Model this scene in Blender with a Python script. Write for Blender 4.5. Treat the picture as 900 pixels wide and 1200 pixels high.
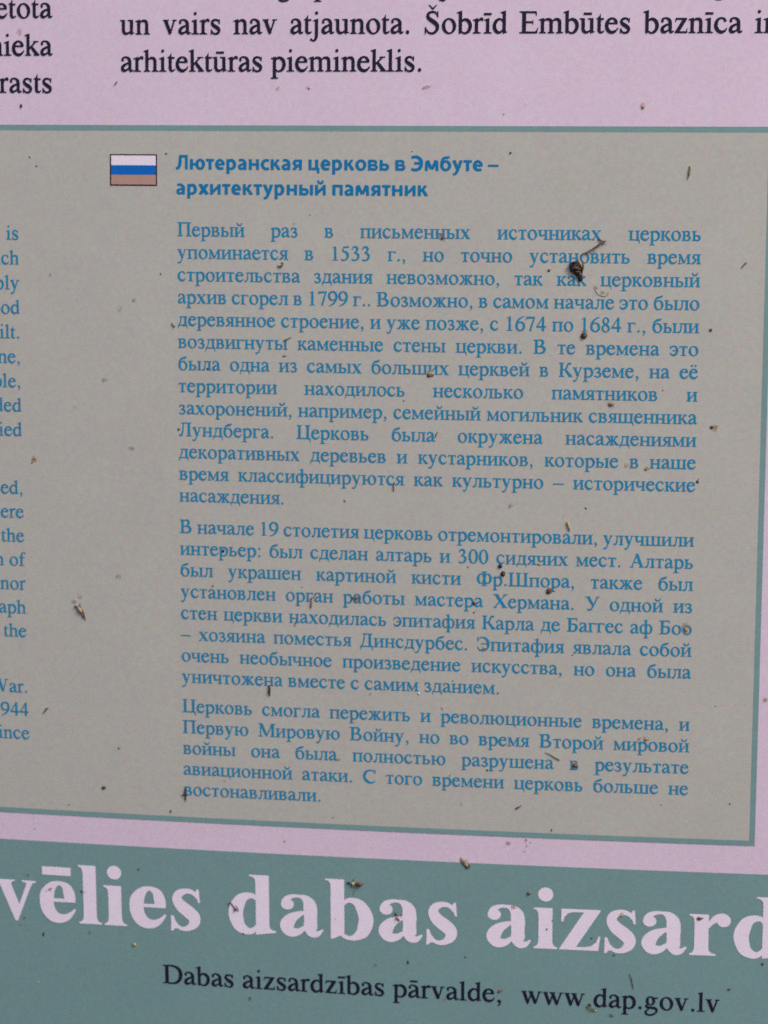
import bpy, bmesh, math, random
from mathutils import Vector, Matrix, noise

scene = bpy.context.scene
for o in list(bpy.data.objects):
    bpy.data.objects.remove(o)

# ----------------------------------------------------------------------------
# CAMERA, SKY, SUN, EXPOSURE
# The board hangs upright: its face looks towards -Y; u runs to the right and
# v upwards on the face, both in millimetres from the start of the first
# line of the Russian text.
# ----------------------------------------------------------------------------
BOARD_ORG = Vector((0.0, 0.0, 1.45))
MM = 0.001
ROT = (0.1640572170679417, -0.14385654074258686, -0.026137070989952944)
TRA = Vector((-51.871137182086905, 68.96577698570735, -597.7391597962144))
FOC = 2800.0                     # focal length in pixels of a 900 x 1200 frame
BOW = 2.003709989273736e-4       # the sheet is bowed back a little towards its rims
CU, CV = 50.0, -70.0

def rot_m():
    x, y, z = ROT
    return Matrix.Rotation(z, 3, 'Z') @ Matrix.Rotation(y, 3, 'Y') @ Matrix.Rotation(x, 3, 'X')
RM = rot_m()
def bow(u, v):
    r2 = (u-CU)**2 + (v-CV)**2
    if r2 < 190.0**2:
        return -BOW*r2
    r = math.sqrt(r2)
    return -BOW*(190.0**2 + 2*190.0*(r-190.0))
def to_world(u, v, h=0.0):
    """board face coordinates (mm) and height above the face -> world metres"""
    z = bow(u, v) + h
    return BOARD_ORG + Vector((u*MM, -z*MM, v*MM))
def on_board(x, y):
    """where the ray through a measured point of the photograph meets the face"""
    d = RM.transposed() @ Vector(((x-450.0)/FOC, (600.0-y)/FOC, -1.0))
    c = RM.transposed() @ (-TRA)
    z = 0.0
    for _ in range(7):
        t = (z - c.z)/d.z
        p = c + d*t
        z = bow(p.x, p.y)
    return p.x, p.y

cam_d = bpy.data.cameras.new('camera')
cam_d.sensor_fit = 'VERTICAL'
cam_d.sensor_height = 36.0
cam_d.sensor_width = 27.0
cam_d.lens = FOC/1200.0*36.0
cam_d.clip_start = 0.02
cam_d.clip_end = 100.0
cam = bpy.data.objects.new('camera', cam_d)
A = Matrix(((1, 0, 0), (0, 0, -1), (0, 1, 0)))
loc = RM.transposed() @ (-TRA)
cam.matrix_world = (Matrix.Translation(BOARD_ORG + (A @ loc)*MM) @ (A @ RM.transposed()).to_4x4())
scene.collection.objects.link(cam)
scene.camera = cam
cam_d.dof.use_dof = True
cam_d.dof.focus_distance = 0.548
cam_d.dof.aperture_fstop = 29.0

SUN_EL, SUN_AZ = math.radians(48), math.radians(128)   # compass-like, clockwise from +Y
world = bpy.data.worlds.new('World')
scene.world = world
world.use_nodes = True
nt = world.node_tree
bg = nt.nodes['Background']
sky = nt.nodes.new('ShaderNodeTexSky')
sky.sky_type = 'NISHITA'
sky.sun_disc = False
sky.sun_elevation = SUN_EL
sky.sun_rotation = SUN_AZ
sky.air_density = 1.0
sky.dust_density = 4.0
nt.links.new(sky.outputs[0], bg.inputs[0])
bg.inputs[1].default_value = 0.13

sun_d = bpy.data.lights.new('sun', 'SUN')
sun_d.energy = 1.55
sun_d.angle = math.radians(18)
sun_d.color = (1.0, 0.955, 0.9)
sun = bpy.data.objects.new('sun', sun_d)
sdir = Vector((math.sin(SUN_AZ)*math.cos(SUN_EL), math.cos(SUN_AZ)*math.cos(SUN_EL), math.sin(SUN_EL)))
sun.rotation_euler = sdir.to_track_quat('Z', 'Y').to_euler()
sun.location = BOARD_ORG + sdir*2
scene.collection.objects.link(sun)

vs = scene.view_settings
scene.display_settings.display_device = 'sRGB'
vs.view_transform = 'Standard'
vs.look = 'None'
vs.exposure = 0.49
vs.gamma = 1.0
vs.use_curve_mapping = False
scene.cycles.use_denoising = False

COLS = {
 'pink_paper': (0.590, 0.468, 0.580), 'grey_field': (0.400, 0.387, 0.360), 'green_ink': (0.158, 0.264, 0.268),
 'blue_ink': (0.014, 0.188, 0.350), 'heading_ink': (0.004, 0.150, 0.345), 'black_ink': (0.012, 0.010, 0.030),
 'white_ink': (0.715, 0.625, 0.735), 'flag_blue': (0.004, 0.115, 0.43), 'faded_red': (0.38, 0.235, 0.195), 'outline_ink': (0.03, 0.008, 0.02),
}
# x, y, width, height in photo pixels, tone, angle
STAINS = [
 (757,359,16,9,'tan',-.5),(707,344,12,6,'tan',-.2),(122,445,10,7,'tan',0),(40,538,9,8,'tan',.5),(599,593,8,7,'tan',0),
 (417,702,15,9,'brown',0),(804,736,12,15,'tan',.3),(416,701,8,6,'brown',0),(757,549,8,6,'tan',0),(734,545,7,7,'pink',0),(837,501,11,9,'tan',0),
 (716,474,11,8,'tan',0),(94,698,6,9,'tan',.4),(87,705,7,6,'tan',0),(545,1010,9,10,'tan',-.7),(548,1015,10,8,'grey',-.8),
 (757,866,9,8,'tan',0),(750,866,6,6,'pink',0),(500,102,14,5,'pink',.3),(23,37,9,9,'pink',0),(326,104,6,5,'pink',0),(362,102,6,6,'pink',0),
 (754,124,7,8,'orange',0),(617,123,4,4,'pink',0),(141,362,5,8,'pink',0),(157,352,4,5,'grey',0),(518,278,8,12,'grey',.8),(568,759,9,6,'tan',.3),
 (504,437,8,9,'tan',0),(154,525,9,5,'pink',0),(142,529,4,4,'pink',0),(139,676,7,7,'tan',0),(59,322,5,5,'pink',.7),(88,477,5,5,'pink',0),
 (692,1182,16,10,'moss',-.3),(602,1063,8,7,'pink',0),(24,1083,5,5,'pink',0),(59,1042,10,5,'pink',.4),
 (293,1171,6,6,'grey',0),(397,890,5,5,'grey',0),(596,988,7,5,'pink',0),(617,986,3,10,'pink',0),(30,1025,7,5,'grey',0),(586,1161,12,6,'pink',.5),
 (728,1071,6,6,'tan',-.4),(716,1190,8,6,'moss',0),(541,942,4,4,'pink',0),(708,287,8,5,'grey',.2),(695,295,7,5,'grey',0),(897,820,6,8,'tan',0),
 (140,876,5,5,'moss',0),(434,813,4,4,'tan',0),(518,830,4,5,'tan',0),(661,604,4,4,'pink',0),(440,1131,5,5,'grey',0),(521,1171,7,6,'pink',0),
]
# name, x, y, width, height, angle, tone, label [, extras]
S_ = 'dirt_speck'
LUMPS = [
 ('round_dropping',684.5,393,7.8,7.8,0,'dark','round red-brown dropping just below the figure 1 of 1684',dict(t_=2.2,jag=.2,core=('red',4.6))),
 (S_,833,386.5,4.2,3.8,0,'brown','small brown speck in the right gutter level with the word были'),
 (S_,834,500.5,4.2,4,0,'dark','dark speck on a tan stain in the right gutter beside священника'),
 (S_,643.5,316.5,4,3.6,0,'red','small red-brown speck between the words так and как'),
 ('round_dropping',586.3,663.2,5,5,0,'black','black round dropping directly under the first letter of сидячих',dict(t_=1.8,jag=.15,core=('grey',1.5))),
 ('round_dropping',589.6,672.2,5.6,6.6,-20,'dark','dark brown oval dropping above the p of Фр.',dict(t_=2,jag=.2,core=('brown',3.2))),
 ('husk_flake',644,692,7.5,6.5,35,'brown','brown husk flake under the word Шпора',dict(cat='husk')),
 ('husk_flake',641.5,694.5,3.4,3.2,0,'dark','tiny dark flake at the left foot of the brown flake under Шпора',dict(cat='husk')),
 (S_,555.5,707,3.2,5,10,'dark','dark speck between the last two letters of мастера'),
 (S_,555.4,717.6,3,1.8,0,'black','flat black speck just above the end of эпитафия'),
 (S_,504.5,438.5,7.5,5.6,20,'tan','mottled tan clump under the last letters of больших',dict(cat='dirt clump')),
 (S_,501.5,441,3,2.8,0,'dark','dark grain on the left edge of the tan clump under больших'),
 (S_,507.5,440,2.4,2.6,0,'brown','brown grain on the right edge of the tan clump under больших'),
 (S_,204.5,382.2,2.6,3.2,30,'moss','olive speck left of the first letter of деревянное'),
 (S_,216,381.5,2.2,2,0,'dark','dark speck at the foot of the first letters of деревянное'),
 (S_,209.6,503,3.4,3.2,0,'black','black round speck touching the left foot of Лундберга'),
 (S_,243.5,432,3,2.4,0,'black','black speck at the foot of the last letters of была одна'),
 (S_,333.5,417,4.6,1.8,10,'brown','thin brown crumb above the small word из in the first paragraph'),
 (S_,473.5,469,2.6,3,0,'ochre','pale brown speck above семейный'),
 (S_,518.5,279,4.2,3.4,20,'brown','brown clump on the letters нн of письменных'),
 (S_,344.6,262.2,2.2,2,0,'dark','tiny dark speck above the letter з of раз'),
 (S_,363.5,251.5,2,2,0,'dark','tiny dark speck between the heading and the word раз'),
 (S_,195,180,3.2,2,10,'dark','tiny dark speck between the flag and the heading'),
 (S_,35,184,2.6,2.2,0,'brown','small brown speck left of the flag, upper of two'),
 (S_,42.8,194.5,3,1.8,10,'dark','small dark speck left of the flag, lower of two'),
 (S_,25,124,3,4.6,0,'dark','dark speck on the pink margin under rasts'),
 (S_,362.5,103.5,3,2.6,0,'faint','brown speck on the pink margin under piemineklis'),
 (S_,754,125.5,4,4,0,'ochre','pale ochre speck on the pink margin right of centre above the border'),
 (S_,590.5,133.5,2,2,0,'brown','tiny brown speck just above the green border on the pink margin'),
 (S_,598.5,179,3.6,3.2,0,'brown','brown speck right of the dash ending the heading'),
 (S_,483,177.2,2.4,1.4,0,'dark','tiny dark crumb above the capital Э of the heading'),
 (S_,188.8,320.6,2.6,2.6,0,'moss','small olive speck left of строительства'),
 (S_,716,473.6,5.6,4.4,0,'tan','tan crumb under the word памятников',dict(cat='dirt clump')),
 (S_,757,549.5,3.6,3.6,0,'tan','tan crumb left of the word наше'),
 (S_,777,457,2.6,2.6,0,'dark','tiny dark speck above the end of памятников'),
 (S_,817.5,564.3,4.4,3.2,-20,'brown','brown winged speck after исторические'),
 (S_,818.6,561.6,1.6,3.2,-25,'red','reddish sliver on top of the speck after исторические'),
 (S_,686.6,595.5,3.8,1.6,-40,'dark','thin dark grain in the gap above the word улучшили'),
 (S_,404.5,586.5,3.6,3.4,0,'ochre','ochre speck in the blank line after насаждения'),
 (S_,261.8,645.5,4.2,3.4,0,'black','black speck on the word интерьер'),
 (S_,548.5,664.4,2.6,2,10,'brown','small brown speck left of the two dark droppings'),
 (S_,631.5,661.5,5,1.6,-20,'brown','thin brown crumb under the word сидячих'),
 (S_,249.5,686.5,2.8,2.6,0,'dark','dark speck above the third letter of установлен'),
 (S_,354,687.5,2.4,2.2,0,'dark','tiny dark speck above the word орган'),
 (S_,568,758.8,4.6,2.8,20,'resin','tan smear crumb at the foot of the capital Э of Эпитафия'),
 (S_,530.8,797.5,2.2,2.2,0,'black','tiny black speck above the а of зданием'),
 (S_,491,812.5,3,3,0,'white','white grain under the word самим'),
 (S_,671.2,767.6,2.6,1.6,-30,'black','tiny black speck left of the word явлала'),
 (S_,838.6,827.2,2.6,1.6,0,'brown','small brown speck in the right gutter above the last paragraph'),
 (S_,804.2,738,4,4,0,'orange','orange-brown crumb inside the last letter of Боо'),
 (S_,757,866.4,4.4,4,0,'ochre','ochre crumb on the word мировой'),
 (S_,674.4,896.6,6.4,5.6,0,'brown','red-brown round crumb at the foot of the lone letter в',dict(t_=2,jag=.25,core=('tan',2.6))),
 (S_,571,902.4,2.8,2.8,0,'black','black speck under the letter з of разрушена'),
 (S_,515,911,2.4,2.2,0,'black','tiny black speck at the start of времени'),
 (S_,527.4,908.8,2.6,2.6,0,'black','tiny black speck above the second letter of времени'),
 (S_,774.8,942.2,2.6,2,0,'brown','tiny brown speck below больше'),
 (S_,855.4,941.8,2.8,2.2,0,'dark','small dark speck in the right gutter below the last full line'),
 (S_,646.5,972.5,1.6,4,0,'brown','thin brown speck on the lower border of the panel, right of centre'),
 (S_,390.6,957.6,3,1.6,0,'faint','small grey speck just above the lower border, left of centre'),
 (S_,263,914.8,2,2,0,'black','tiny black speck above the last line of the Russian text'),
 (S_,122.4,922.5,5.4,4.6,20,'moss','dark olive tuft in the lower part of the left gutter',dict(cat='dirt clump',jag=.7)),
 (S_,120.4,923.6,2.4,3,0,'black','black grain on the dark olive tuft in the left gutter'),
 (S_,200.2,950.6,2.8,3.8,0,'black','black grain on the panel just above the border under востонавливали'),
 (S_,81,942.6,2.4,2,0,'brown','tiny brown speck just above the border in the left gutter'),
 (S_,139.8,876.8,3,3,0,'faint','faint olive speck left of войны'),
 (S_,334,985.5,2.4,2.2,0,'red','tiny red-brown speck on the pink strip above the white word dabas'),
 (S_,616.4,984,2,2,0,'black','tiny black speck on the pink strip, topmost of a small cluster'),
 (S_,622,986.8,1.8,1.6,0,'red','tiny reddish speck on the pink strip, right of the cluster'),
 (S_,617.6,991,1.6,2.2,0,'red','tiny reddish speck on the pink strip, middle of the cluster'),
 (S_,615,997.4,1.8,1.6,0,'red','tiny reddish speck on the pink strip, lowest of the cluster'),
 (S_,41.2,970.4,2.2,1.6,0,'brown','tiny brown speck on the pink strip above the white letter e with bar'),
 (S_,544.5,1011,16,4.6,-56,'tan','tan seed scale lying across the top edge of the green band',dict(cat='seed scale',t_=1.2)),
 (S_,549.6,1014.6,3.2,2.4,-50,'black','black grain at the tip of the tan seed scale on the green band'),
 (S_,162.8,1018.4,2.8,2.8,0,'black','black speck above the white letters between i and e of the first word'),
 (S_,95.8,1044.4,3.6,3.2,0,'black','black speck touching the left side of the white letter l'),
 (S_,99,1045.4,2.4,1.6,0,'brown','brown crumb on the left edge of the white letter l'),
 (S_,57.4,1041.8,2.2,1.6,20,'red','tiny reddish speck on top of the white letter e with bar'),
 (S_,54.2,1044.4,2,1.6,0,'ochre','tiny ochre speck on the left of the white letter e with bar'),
 (S_,28.8,1075,3.4,1.8,30,'dark','small dark speck right of the foot of the white letter v'),
 (S_,51.2,1094.6,2.2,5.2,0,'dark','dark upright sliver under the white letter e with bar'),
 (S_,105.4,1092.5,1.2,5,8,'faint2','faint upright sliver under the white letter l'),
 (S_,157.8,1106.8,4.6,4.8,0,'ochre','ochre grain on the green band under the first white word'),
 (S_,45,1150.4,2,2,0,'white','tiny white grain low on the left of the green band'),
 (S_,33.4,1025.6,2.6,2,0,'dark','small dark speck above the white letter v'),
 (S_,285.4,1093.8,2.4,2.6,0,'black','black grain at the foot of the bowl of the first d of dabas'),
 (S_,393,1076.6,2,1.6,0,'brown','tiny brown speck on the stem of the white letter b'),
 (S_,410.4,1077.4,2,2,0,'dark','tiny dark speck inside the white letter b'),
 (S_,398,1029.4,4,1.4,-6,'tan','thin tan crumb on the top of the white letter b'),
 (S_,478.2,1127.4,2.2,5,8,'dark','dark sliver between dabas and the word pārvalde'),
 ('water_drop',620.2,1046.4,5,4.6,0,'grey','small round greyish blister left of the dot of the white letter i',dict(cat='blister',t_=1.8,jag=.1)),
 (S_,647,1078.6,2.2,2.4,0,'black','tiny black speck on the right side of the white letter i of aizsard'),
 (S_,641,1088.8,2.6,3.2,-30,'brown','brown crumb in the middle of the white letter i of aizsard'),
 (S_,693.4,1099.4,3.2,2.2,20,'black','black speck inside the lower right of the white letter z'),
 (S_,728.8,1073.2,3.6,2.8,-30,'ochre','ochre crumb on the upper curl of the second white letter s'),
 (S_,719.6,1119,2.6,3,-30,'dark','dark speck under the left foot of the white letter s of aizsard'),
 (S_,819.6,1076.4,6,4.6,0,'red','dark red crumb on top of the stem of the white letter r'),
 (S_,823.4,1076,2.6,2.2,0,'black','black grain at the right end of the red crumb on the white letter r'),
 (S_,893.8,1129.2,3.4,4,30,'brown','brown speck under the last white letter at the right edge'),
 (S_,854.6,1158.8,4.2,3.6,20,'brown','brown crumb right of the web address'),
 (S_,585.6,1161.6,6,2.4,25,'red','reddish crumb crossing the comma after pārvalde'),
 (S_,293.4,1168.8,3.2,3.6,0,'faint2','faint grey crumb under aizsardzības'),
 (S_,688.4,1180,3.6,3,0,'moss','olive crumb at the full stop before dap'),
 (S_,697.4,1184.6,3,3.6,0,'tan','tan crumb right of the full stop before dap'),
 (S_,546,1120.8,3,3.4,0,'faint2','faint olive speck above the comma of pārvalde'),
 (S_,38,541.8,3,2.2,40,'brown','brown crumb at the left of the tan smear below the word ied'),
 (S_,41,536.8,4,2.6,-20,'tan','tan crumb in the tan smear below the word ied'),
]
FIBRES = [
 ('plant_fibre',[(808.4,193.5,1.0),(808.8,199,2.2),(807.8,204,2.2),(807.4,206,1.2),(805.8,210.4,.8)],'tan','tan upright sliver high in the right gutter of the grey panel'),
 ('plant_fibre',[(869.5,313.5,1.2),(872.3,309.8,1.3),(875.2,307.4,1.2)],'red','short slanting red-brown fibre near the right border'),
 ('plant_fibre',[(325.3,310.8,.8),(328.0,312.3,1.6),(331,311,1.9),(331.6,308.3,1.3),(329.6,307.4,.7)],'brown','curled brown crumb under the end of упоминается'),
 ('plant_fibre',[(341.4,395,.8),(337,396.7,1.3),(333.6,398.6,1.6)],'tan','slanting brown fibre over the end of воздвигнуты'),
 ('plant_fibre',[(201.2,378.2,.7),(203.4,381.5,1.2),(204.8,383,1.4)],'brown','short brown fibre left of деревянное'),
 ('plant_fibre',[(512.9,506,1.2),(511.4,509.4,1.1),(510.2,512.8,.8)],'red','short slanting reddish fibre after the word была'),
 ('plant_fibre',[(462.8,565,1.0),(461.4,569,1.3),(461.9,575.6,.9)],'brown','thin brown fibre hanging under the end of классифицируются'),
 ('plant_fibre',[(664.5,611,1.4),(666,614.5,2.2),(667.2,618.5,1.8),(667.4,622.5,.8)],'ochre','tan fibre above the а of отремонтировали'),
 ('plant_fibre',[(657,870,.6)]+[(640,881,.8),(648.5,885.6,1.2),(654,889.4,1.3),(658.6,890.2,1.1)][0:0]+[(657.2,870.3,.6)],'tan','x'),
 ('plant_fibre',[(639,881.6,.5),(645,884,.8),(650,887.4,1.0),(656.4,890.6,1.0)],'brown','thin brown fibre slanting over the end of разрушена'),
 ('plant_fibre',[(315.6,802.6,1.8),(316.2,807,2.3),(316.0,811,2.2),(316.6,815,1.2)],'dark','dark upright sliver under уничтожена'),
 ('plant_fibre',[(314,811.6,.8),(315.6,809,1.2),(315.9,806,1.0)],'orange','short orange fibre leaning on the dark sliver under уничтожена'),
 ('plant_fibre',[(366,699,1.0),(365.4,704.5,1.6),(365.2,708,2.0),(364.8,712.6,.9)],'tan','tan forked fibre under the word орган'),
 ('plant_fibre',[(364,701.6,1.1),(366,700.6,1.3),(369.4,698.2,.9)],'brown','short brown fibre crossing the tan one under орган'),
 ('plant_fibre',[(348.4,725.6,.8),(346.6,730,1.1),(345.4,733.6,.7)],'brown','short brown fibre under the first letter of находилась'),
 ('plant_fibre',[(56.9,829.4,1.1),(54.4,830.6,1.9),(52.8,833,1.3),(51.3,836,.9)],'red','reddish bent fibre right of 944'),
 ('plant_fibre',[(217.8,923,1.4),(217.4,928,2.4),(217.9,932,1.9),(217.6,938.4,.9)],'dark','dark upright piece of the small cross at the start of востонавливали'),
 ('plant_fibre',[(213,931.6,.8),(216.6,931.2,1.6),(220.4,931.4,.9)],'dark','dark crossbar of the small cross at the start of востонавливали'),
 ('plant_fibre',[(604.6,947.4,1.0),(607,946,2.0),(609.4,944.8,1.2),(611,943.4,.6)],'dark','small dark seed-like sliver below the last Russian lines'),
 ('plant_fibre',[(738,1140.6,.7),(740.4,1148,.9),(742.4,1158.6,.6)],'moss','thin olive fibre above the web address'),
 ('plant_fibre',[(137.6,95.2,.8),(136,97.6,1.4),(134.8,99.6,.8)],'brown','short brown sliver on the pink margin right of rasts'),
 ('plant_fibre',[(748.5,355.5,.8),(752,352.8,.9),(757.5,352.4,.8)],'resin','x'),
 ('plant_fibre',[(697.4,337,.6),(699.2,341.5,.7),(703.2,345.4,.6),(708.4,346.6,.7),(712.8,344.5,.8),(713.4,341.8,.6)],'resin','pale dried ring beside the word церковный'),
]
FIBRES = [f for f in FIBRES if f[3] != 'x']
STAINS[0] = (698,337,7,4,'brown',-.4)
# ----------------------------------------------------------------------------
# LETTERING: glyph outlines drawn in 1/1000 em, each glyph the union of shapes
# ----------------------------------------------------------------------------
from mathutils.geometry import delaunay_2d_cdt
from mathutils import Vector
import math

def crom(pts, n=7, closed=False):
    """Catmull-Rom through tuples of any length."""
    out = []
    m = len(pts)
    if m == 2 and not closed:
        return list(pts)
    rng = range(m) if closed else range(m - 1)
    for i in rng:
        p0 = pts[(i - 1) % m] if (closed or i > 0) else tuple(2*a-b for a, b in zip(pts[0], pts[1]))
        p1 = pts[i]
        p2 = pts[(i + 1) % m]
        p3 = pts[(i + 2) % m] if (closed or i + 2 < m) else tuple(2*a-b for a, b in zip(pts[-1], pts[-2]))
        for k in range(n):
            t = k / n
            out.append(tuple(0.5*((2*b)+(-a+c)*t+(2*a-5*b+4*c-d)*t*t+(-a+3*b-3*c+d)*t**3)
                             for a, b, c, d in zip(p0, p1, p2, p3)))
    if not closed:
        out.append(tuple(pts[-1]))
    return out

GAIN = 20.0     # ink spread
def P(*pts):
    return [list(pts)]
def R(x0, y0, x1, y1):
    e = GAIN/2
    if abs(x1-x0) < 130: x0 -= e; x1 += e
    if abs(y1-y0) < 110: y0 += (0 if y0 == 0 else -e); y1 += e*(2 if y0 == 0 else 1) if y1 not in (450, 662) else 0; y0 -= (e if y1 in (450, 662) else 0)
    return [[(x0, y0), (x1, y0), (x1, y1), (x0, y1)]]
def E(cx, cy, rx, ry=None, n=20):
    ry = ry or rx
    return [[(cx+rx*math.cos(2*math.pi*k/n), cy+ry*math.sin(2*math.pi*k/n)) for k in range(n)]]
def S(*pts, n=5):
    """stroke of varying width along a smooth line: (x, y, width)"""
    c = crom([(float(p[0]), float(p[1]), p[2]+GAIN) for p in pts], n)
    L = []; Rr = []
    for i, (x, y, w) in enumerate(c):
        a = c[max(i-1, 0)]; b = c[min(i+1, len(c)-1)]
        dx, dy = b[0]-a[0], b[1]-a[1]
        d = math.hypot(dx, dy) or 1
        nx, ny = -dy/d*w/2, dx/d*w/2
        L.append((x+nx, y+ny)); Rr.append((x-nx, y-ny))
    return [t for i in range(len(c)-1) for t in ([L[i], Rr[i], Rr[i+1]], [L[i], Rr[i+1], L[i+1]])]
def RING(cx, cy, rx, ry, ix, iy, tilt=0.0, n=32, sh=0.0):
    rx += GAIN*.35; ry += GAIN*.35; ix -= GAIN*.5; iy -= GAIN*.65
    out = []
    def pt(k, a, b, tl):
        t = 2*math.pi*k/n
        x, y = a*math.cos(t), b*math.sin(t)
        cx_ = cx + (sh if a == ix else 0.0)
        return (cx_+x*math.cos(tl)-y*math.sin(tl), cy+x*math.sin(tl)+y*math.cos(tl))
    for k in range(n):
        out.append([pt(k, rx, ry, 0), pt(k+1, rx, ry, 0), pt(k+1, ix, iy, tilt), pt(k, ix, iy, tilt)])
    return out
def SERIF(x, w, y, up=1, l=58, r=58, t=23, h=58):
    x -= GAIN/2; w += GAIN; t += GAIN*.3; h += GAIN*.5
    """bracketed slab at the end of a stem; up=1 at the foot, -1 at the head"""
    L = [(x-l, y), (x-l, y+up*t), (x-l*.35, y+up*(t+9)), (x-l*.08, y+up*(t+24)), (x, y+up*h)] if l else [(x, y), (x, y+up*h)]
    Q = [(x+w, y+up*h), (x+w+r*.08, y+up*(t+24)), (x+w+r*.35, y+up*(t+9)), (x+w+r, y+up*t), (x+w+r, y)] if r else [(x+w, y+up*h), (x+w, y)]
    return [L + Q]
def FLAG(x, w, y, l=68, d=52, m=14):
    x -= GAIN/2; w += GAIN; m += GAIN*.4
    return [[(x+w, y), (x+w-14, y), (x-l*.35, y-d*.62), (x-l, y-d), (x-l, y-d-m), (x-l*.45, y-d-m+3), (x-l*.12, y-d-m-8), (x, y-d-m-32), (x, y-d-90), (x+w, y-d-90)]]
W = 82
def ST(x, y0=0, y1=450, w=W, b=(58, 58), t=(58, 58), flag=False, st=23):
    o = R(x, y0+8 if b else y0, x+w, (y1-(60 if flag else 8)) if (t or flag) else y1)
    if b: o += SERIF(x, w, y0, 1, b[0], b[1], st)
    if flag: o += FLAG(x, w, y1)
    elif t: o += SERIF(x, w, y1, -1, t[0], t[1], st)
    return o
def ARCH(x, r, w=W, y=0):
    """from the stem edge at x over to a right stem whose left edge is r"""
    d = r - x
    return S((x-14, 352, 18), (x+d*.22, 398, 34), (x+d*.55, 421, 54), (r+8, 400, 76), (r+w/2, 325, w), (r+w/2, 250, w))

G = {}
def g(ch, adv, *shapes):
    polys = []
    for s in shapes: polys += s
    G[ch] = (adv, polys)
def BOWL_R(x):   # bowl right of a stem whose right edge is x (b, p)
    return S((x-12, 350, 30), (x+40, 398, 40), (x+108, 420, 62), (x+190, 392, 82), (x+250, 320, 90), (x+272, 222, 90), (x+248, 118, 86), (x+190, 45, 66), (x+115, 10, 40), (x+45, 20, 34), (x-12, 66, 30))
FOOT = lambda x, w=W: P((x, 90), (x, -10), (x+13, -10), (x+w+68, 42), (x+w+68, 56), (x+w+24, 58), (x+w+4, 72), (x+w, 100))
# --- latin lower case
A_ = (E(88, 352, 42, 40) + S((60, 372, 30), (92, 414, 36), (140, 440, 34), (200, 444, 34), (258, 424, 54), (306, 375, 78), (326, 310, 82), (326, 250, 82))
      + R(285, 90, 367, 320) + S((326, 150, 82), (328, 84, 80), (346, 40, 66), (380, 28, 44), (412, 42, 26), (442, 66, 14))
      + S((300, 276, 32), (235, 252, 44), (160, 214, 60), (102, 166, 78), (80, 108, 88), (94, 56, 80), (140, 32, 66), (196, 42, 46), (250, 74, 34), (300, 112, 26)))
g('a', 444, A_)
E_ = (S((362, 278, 84), (350, 350, 82), (312, 412, 54), (240, 443, 34), (168, 424, 52), (100, 358, 82), (67, 255, 88), (80, 150, 92), (130, 70, 88), (205, 30, 76), (285, 34, 66), (350, 72, 44), (396, 122, 24), (418, 160, 10)) + R(92, 278, 400, 308))
g('e', 444, E_)
C_ = S((408, 150, 10), (372, 88, 32), (310, 44, 60), (235, 30, 76), (155, 62, 88), (92, 140, 90), (70, 235, 88), (95, 345, 78), (160, 420, 48), (240, 443, 34), (306, 430, 38), (350, 400, 46)) + E(352, 368, 44, 40)
g('c', 444, C_)
O_ = RING(250, 225, 221, 235, 128, 206, 0.12)
g('o', 500, O_)
g('b', 500, R(68, 30, 150, 600), FLAG(68, 82, 683), P((68, 100), (68, -4), (92, -12), (140, 14), (150, 100)), BOWL_R(150))
BOWL_L = S((350, 348, 26), (305, 405, 32), (245, 430, 42), (165, 402, 66), (98, 322, 86), (72, 215, 90), (96, 115, 90), (155, 48, 80), (215, 28, 64), (285, 50, 44), (352, 116, 28))
g('d', 500, BOWL_L, R(341, 40, 423, 600), FLAG(341, 82, 683), FOOT(341))
g('f', 333, ST(103, 0, 400, t=None, b=(80, 90)), R(22, 418, 308, 450), S((144, 380, 82), (148, 510, 80), (170, 600, 66), (215, 650, 44), (268, 664, 34), (310, 656, 28)), E(332, 630, 38, 34))
g('g', 500, RING(218, 300, 152, 160, 72, 134, 0.1), R(318, 388, 470, 424), S((130, 180, 26), (82, 136, 44), (90, 96, 60), (160, 70, 64), (280, 62, 72), (380, 45, 76), (430, -20, 64), (405, -95, 46), (320, -160, 44), (205, -190, 44), (100, -168, 52), (62, -105, 56), (88, -45, 44), (140, 0, 30), (170, 34, 22)))
g('h', 500, ST(76, 0, 683, flag=True), ARCH(158, 342), ST(342, 0, 300, t=None))
g('i', 278, ST(98, 0, 460, flag=True, b=(78, 78)), E(139, 632, 50))
IND = ST(98, 0, 460, flag=True, b=(78, 78))
g('j', 278, R(108, 0, 190, 400), FLAG(108, 82, 460), S((149, 60, 82), (146, -60, 80), (120, -150, 62), (70, -196, 40), (10, -200, 34)), E(-22, -172, 40, 38), E(149, 632, 50))
g('k', 500, ST(76, 0, 683, flag=True), S((150, 210, 30), (262, 318, 34), (390, 446, 30)), R(285, 434, 470, 450), S((218, 290, 62), (310, 165, 84), (440, 6, 96)), R(305, 0, 505, 17))
g('l', 278, ST(97, 0, 683, flag=True, b=(78, 78)))
g('m', 778, ST(78, 0, 460, flag=True), ARCH(160, 347), ST(347, 0, 300, t=None), ARCH(429, 616), ST(616, 0, 300, t=None))
g('n', 500, ST(78, 0, 460, flag=True), ARCH(160, 342), ST(342, 0, 300, t=None))
P_ = R(78, -200, 160, 400) + FLAG(78, 82, 460) + SERIF(78, 82, -217, 1, 70, 74) + BOWL_R(160)
g('p', 500, P_)
g('r', 333, ST(78, 0, 460, flag=True, b=(68, 86)), S((150, 330, 22), (190, 392, 34), (232, 426, 54), (280, 440, 60), (312, 430, 50)), E(300, 412, 38, 40))
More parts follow.
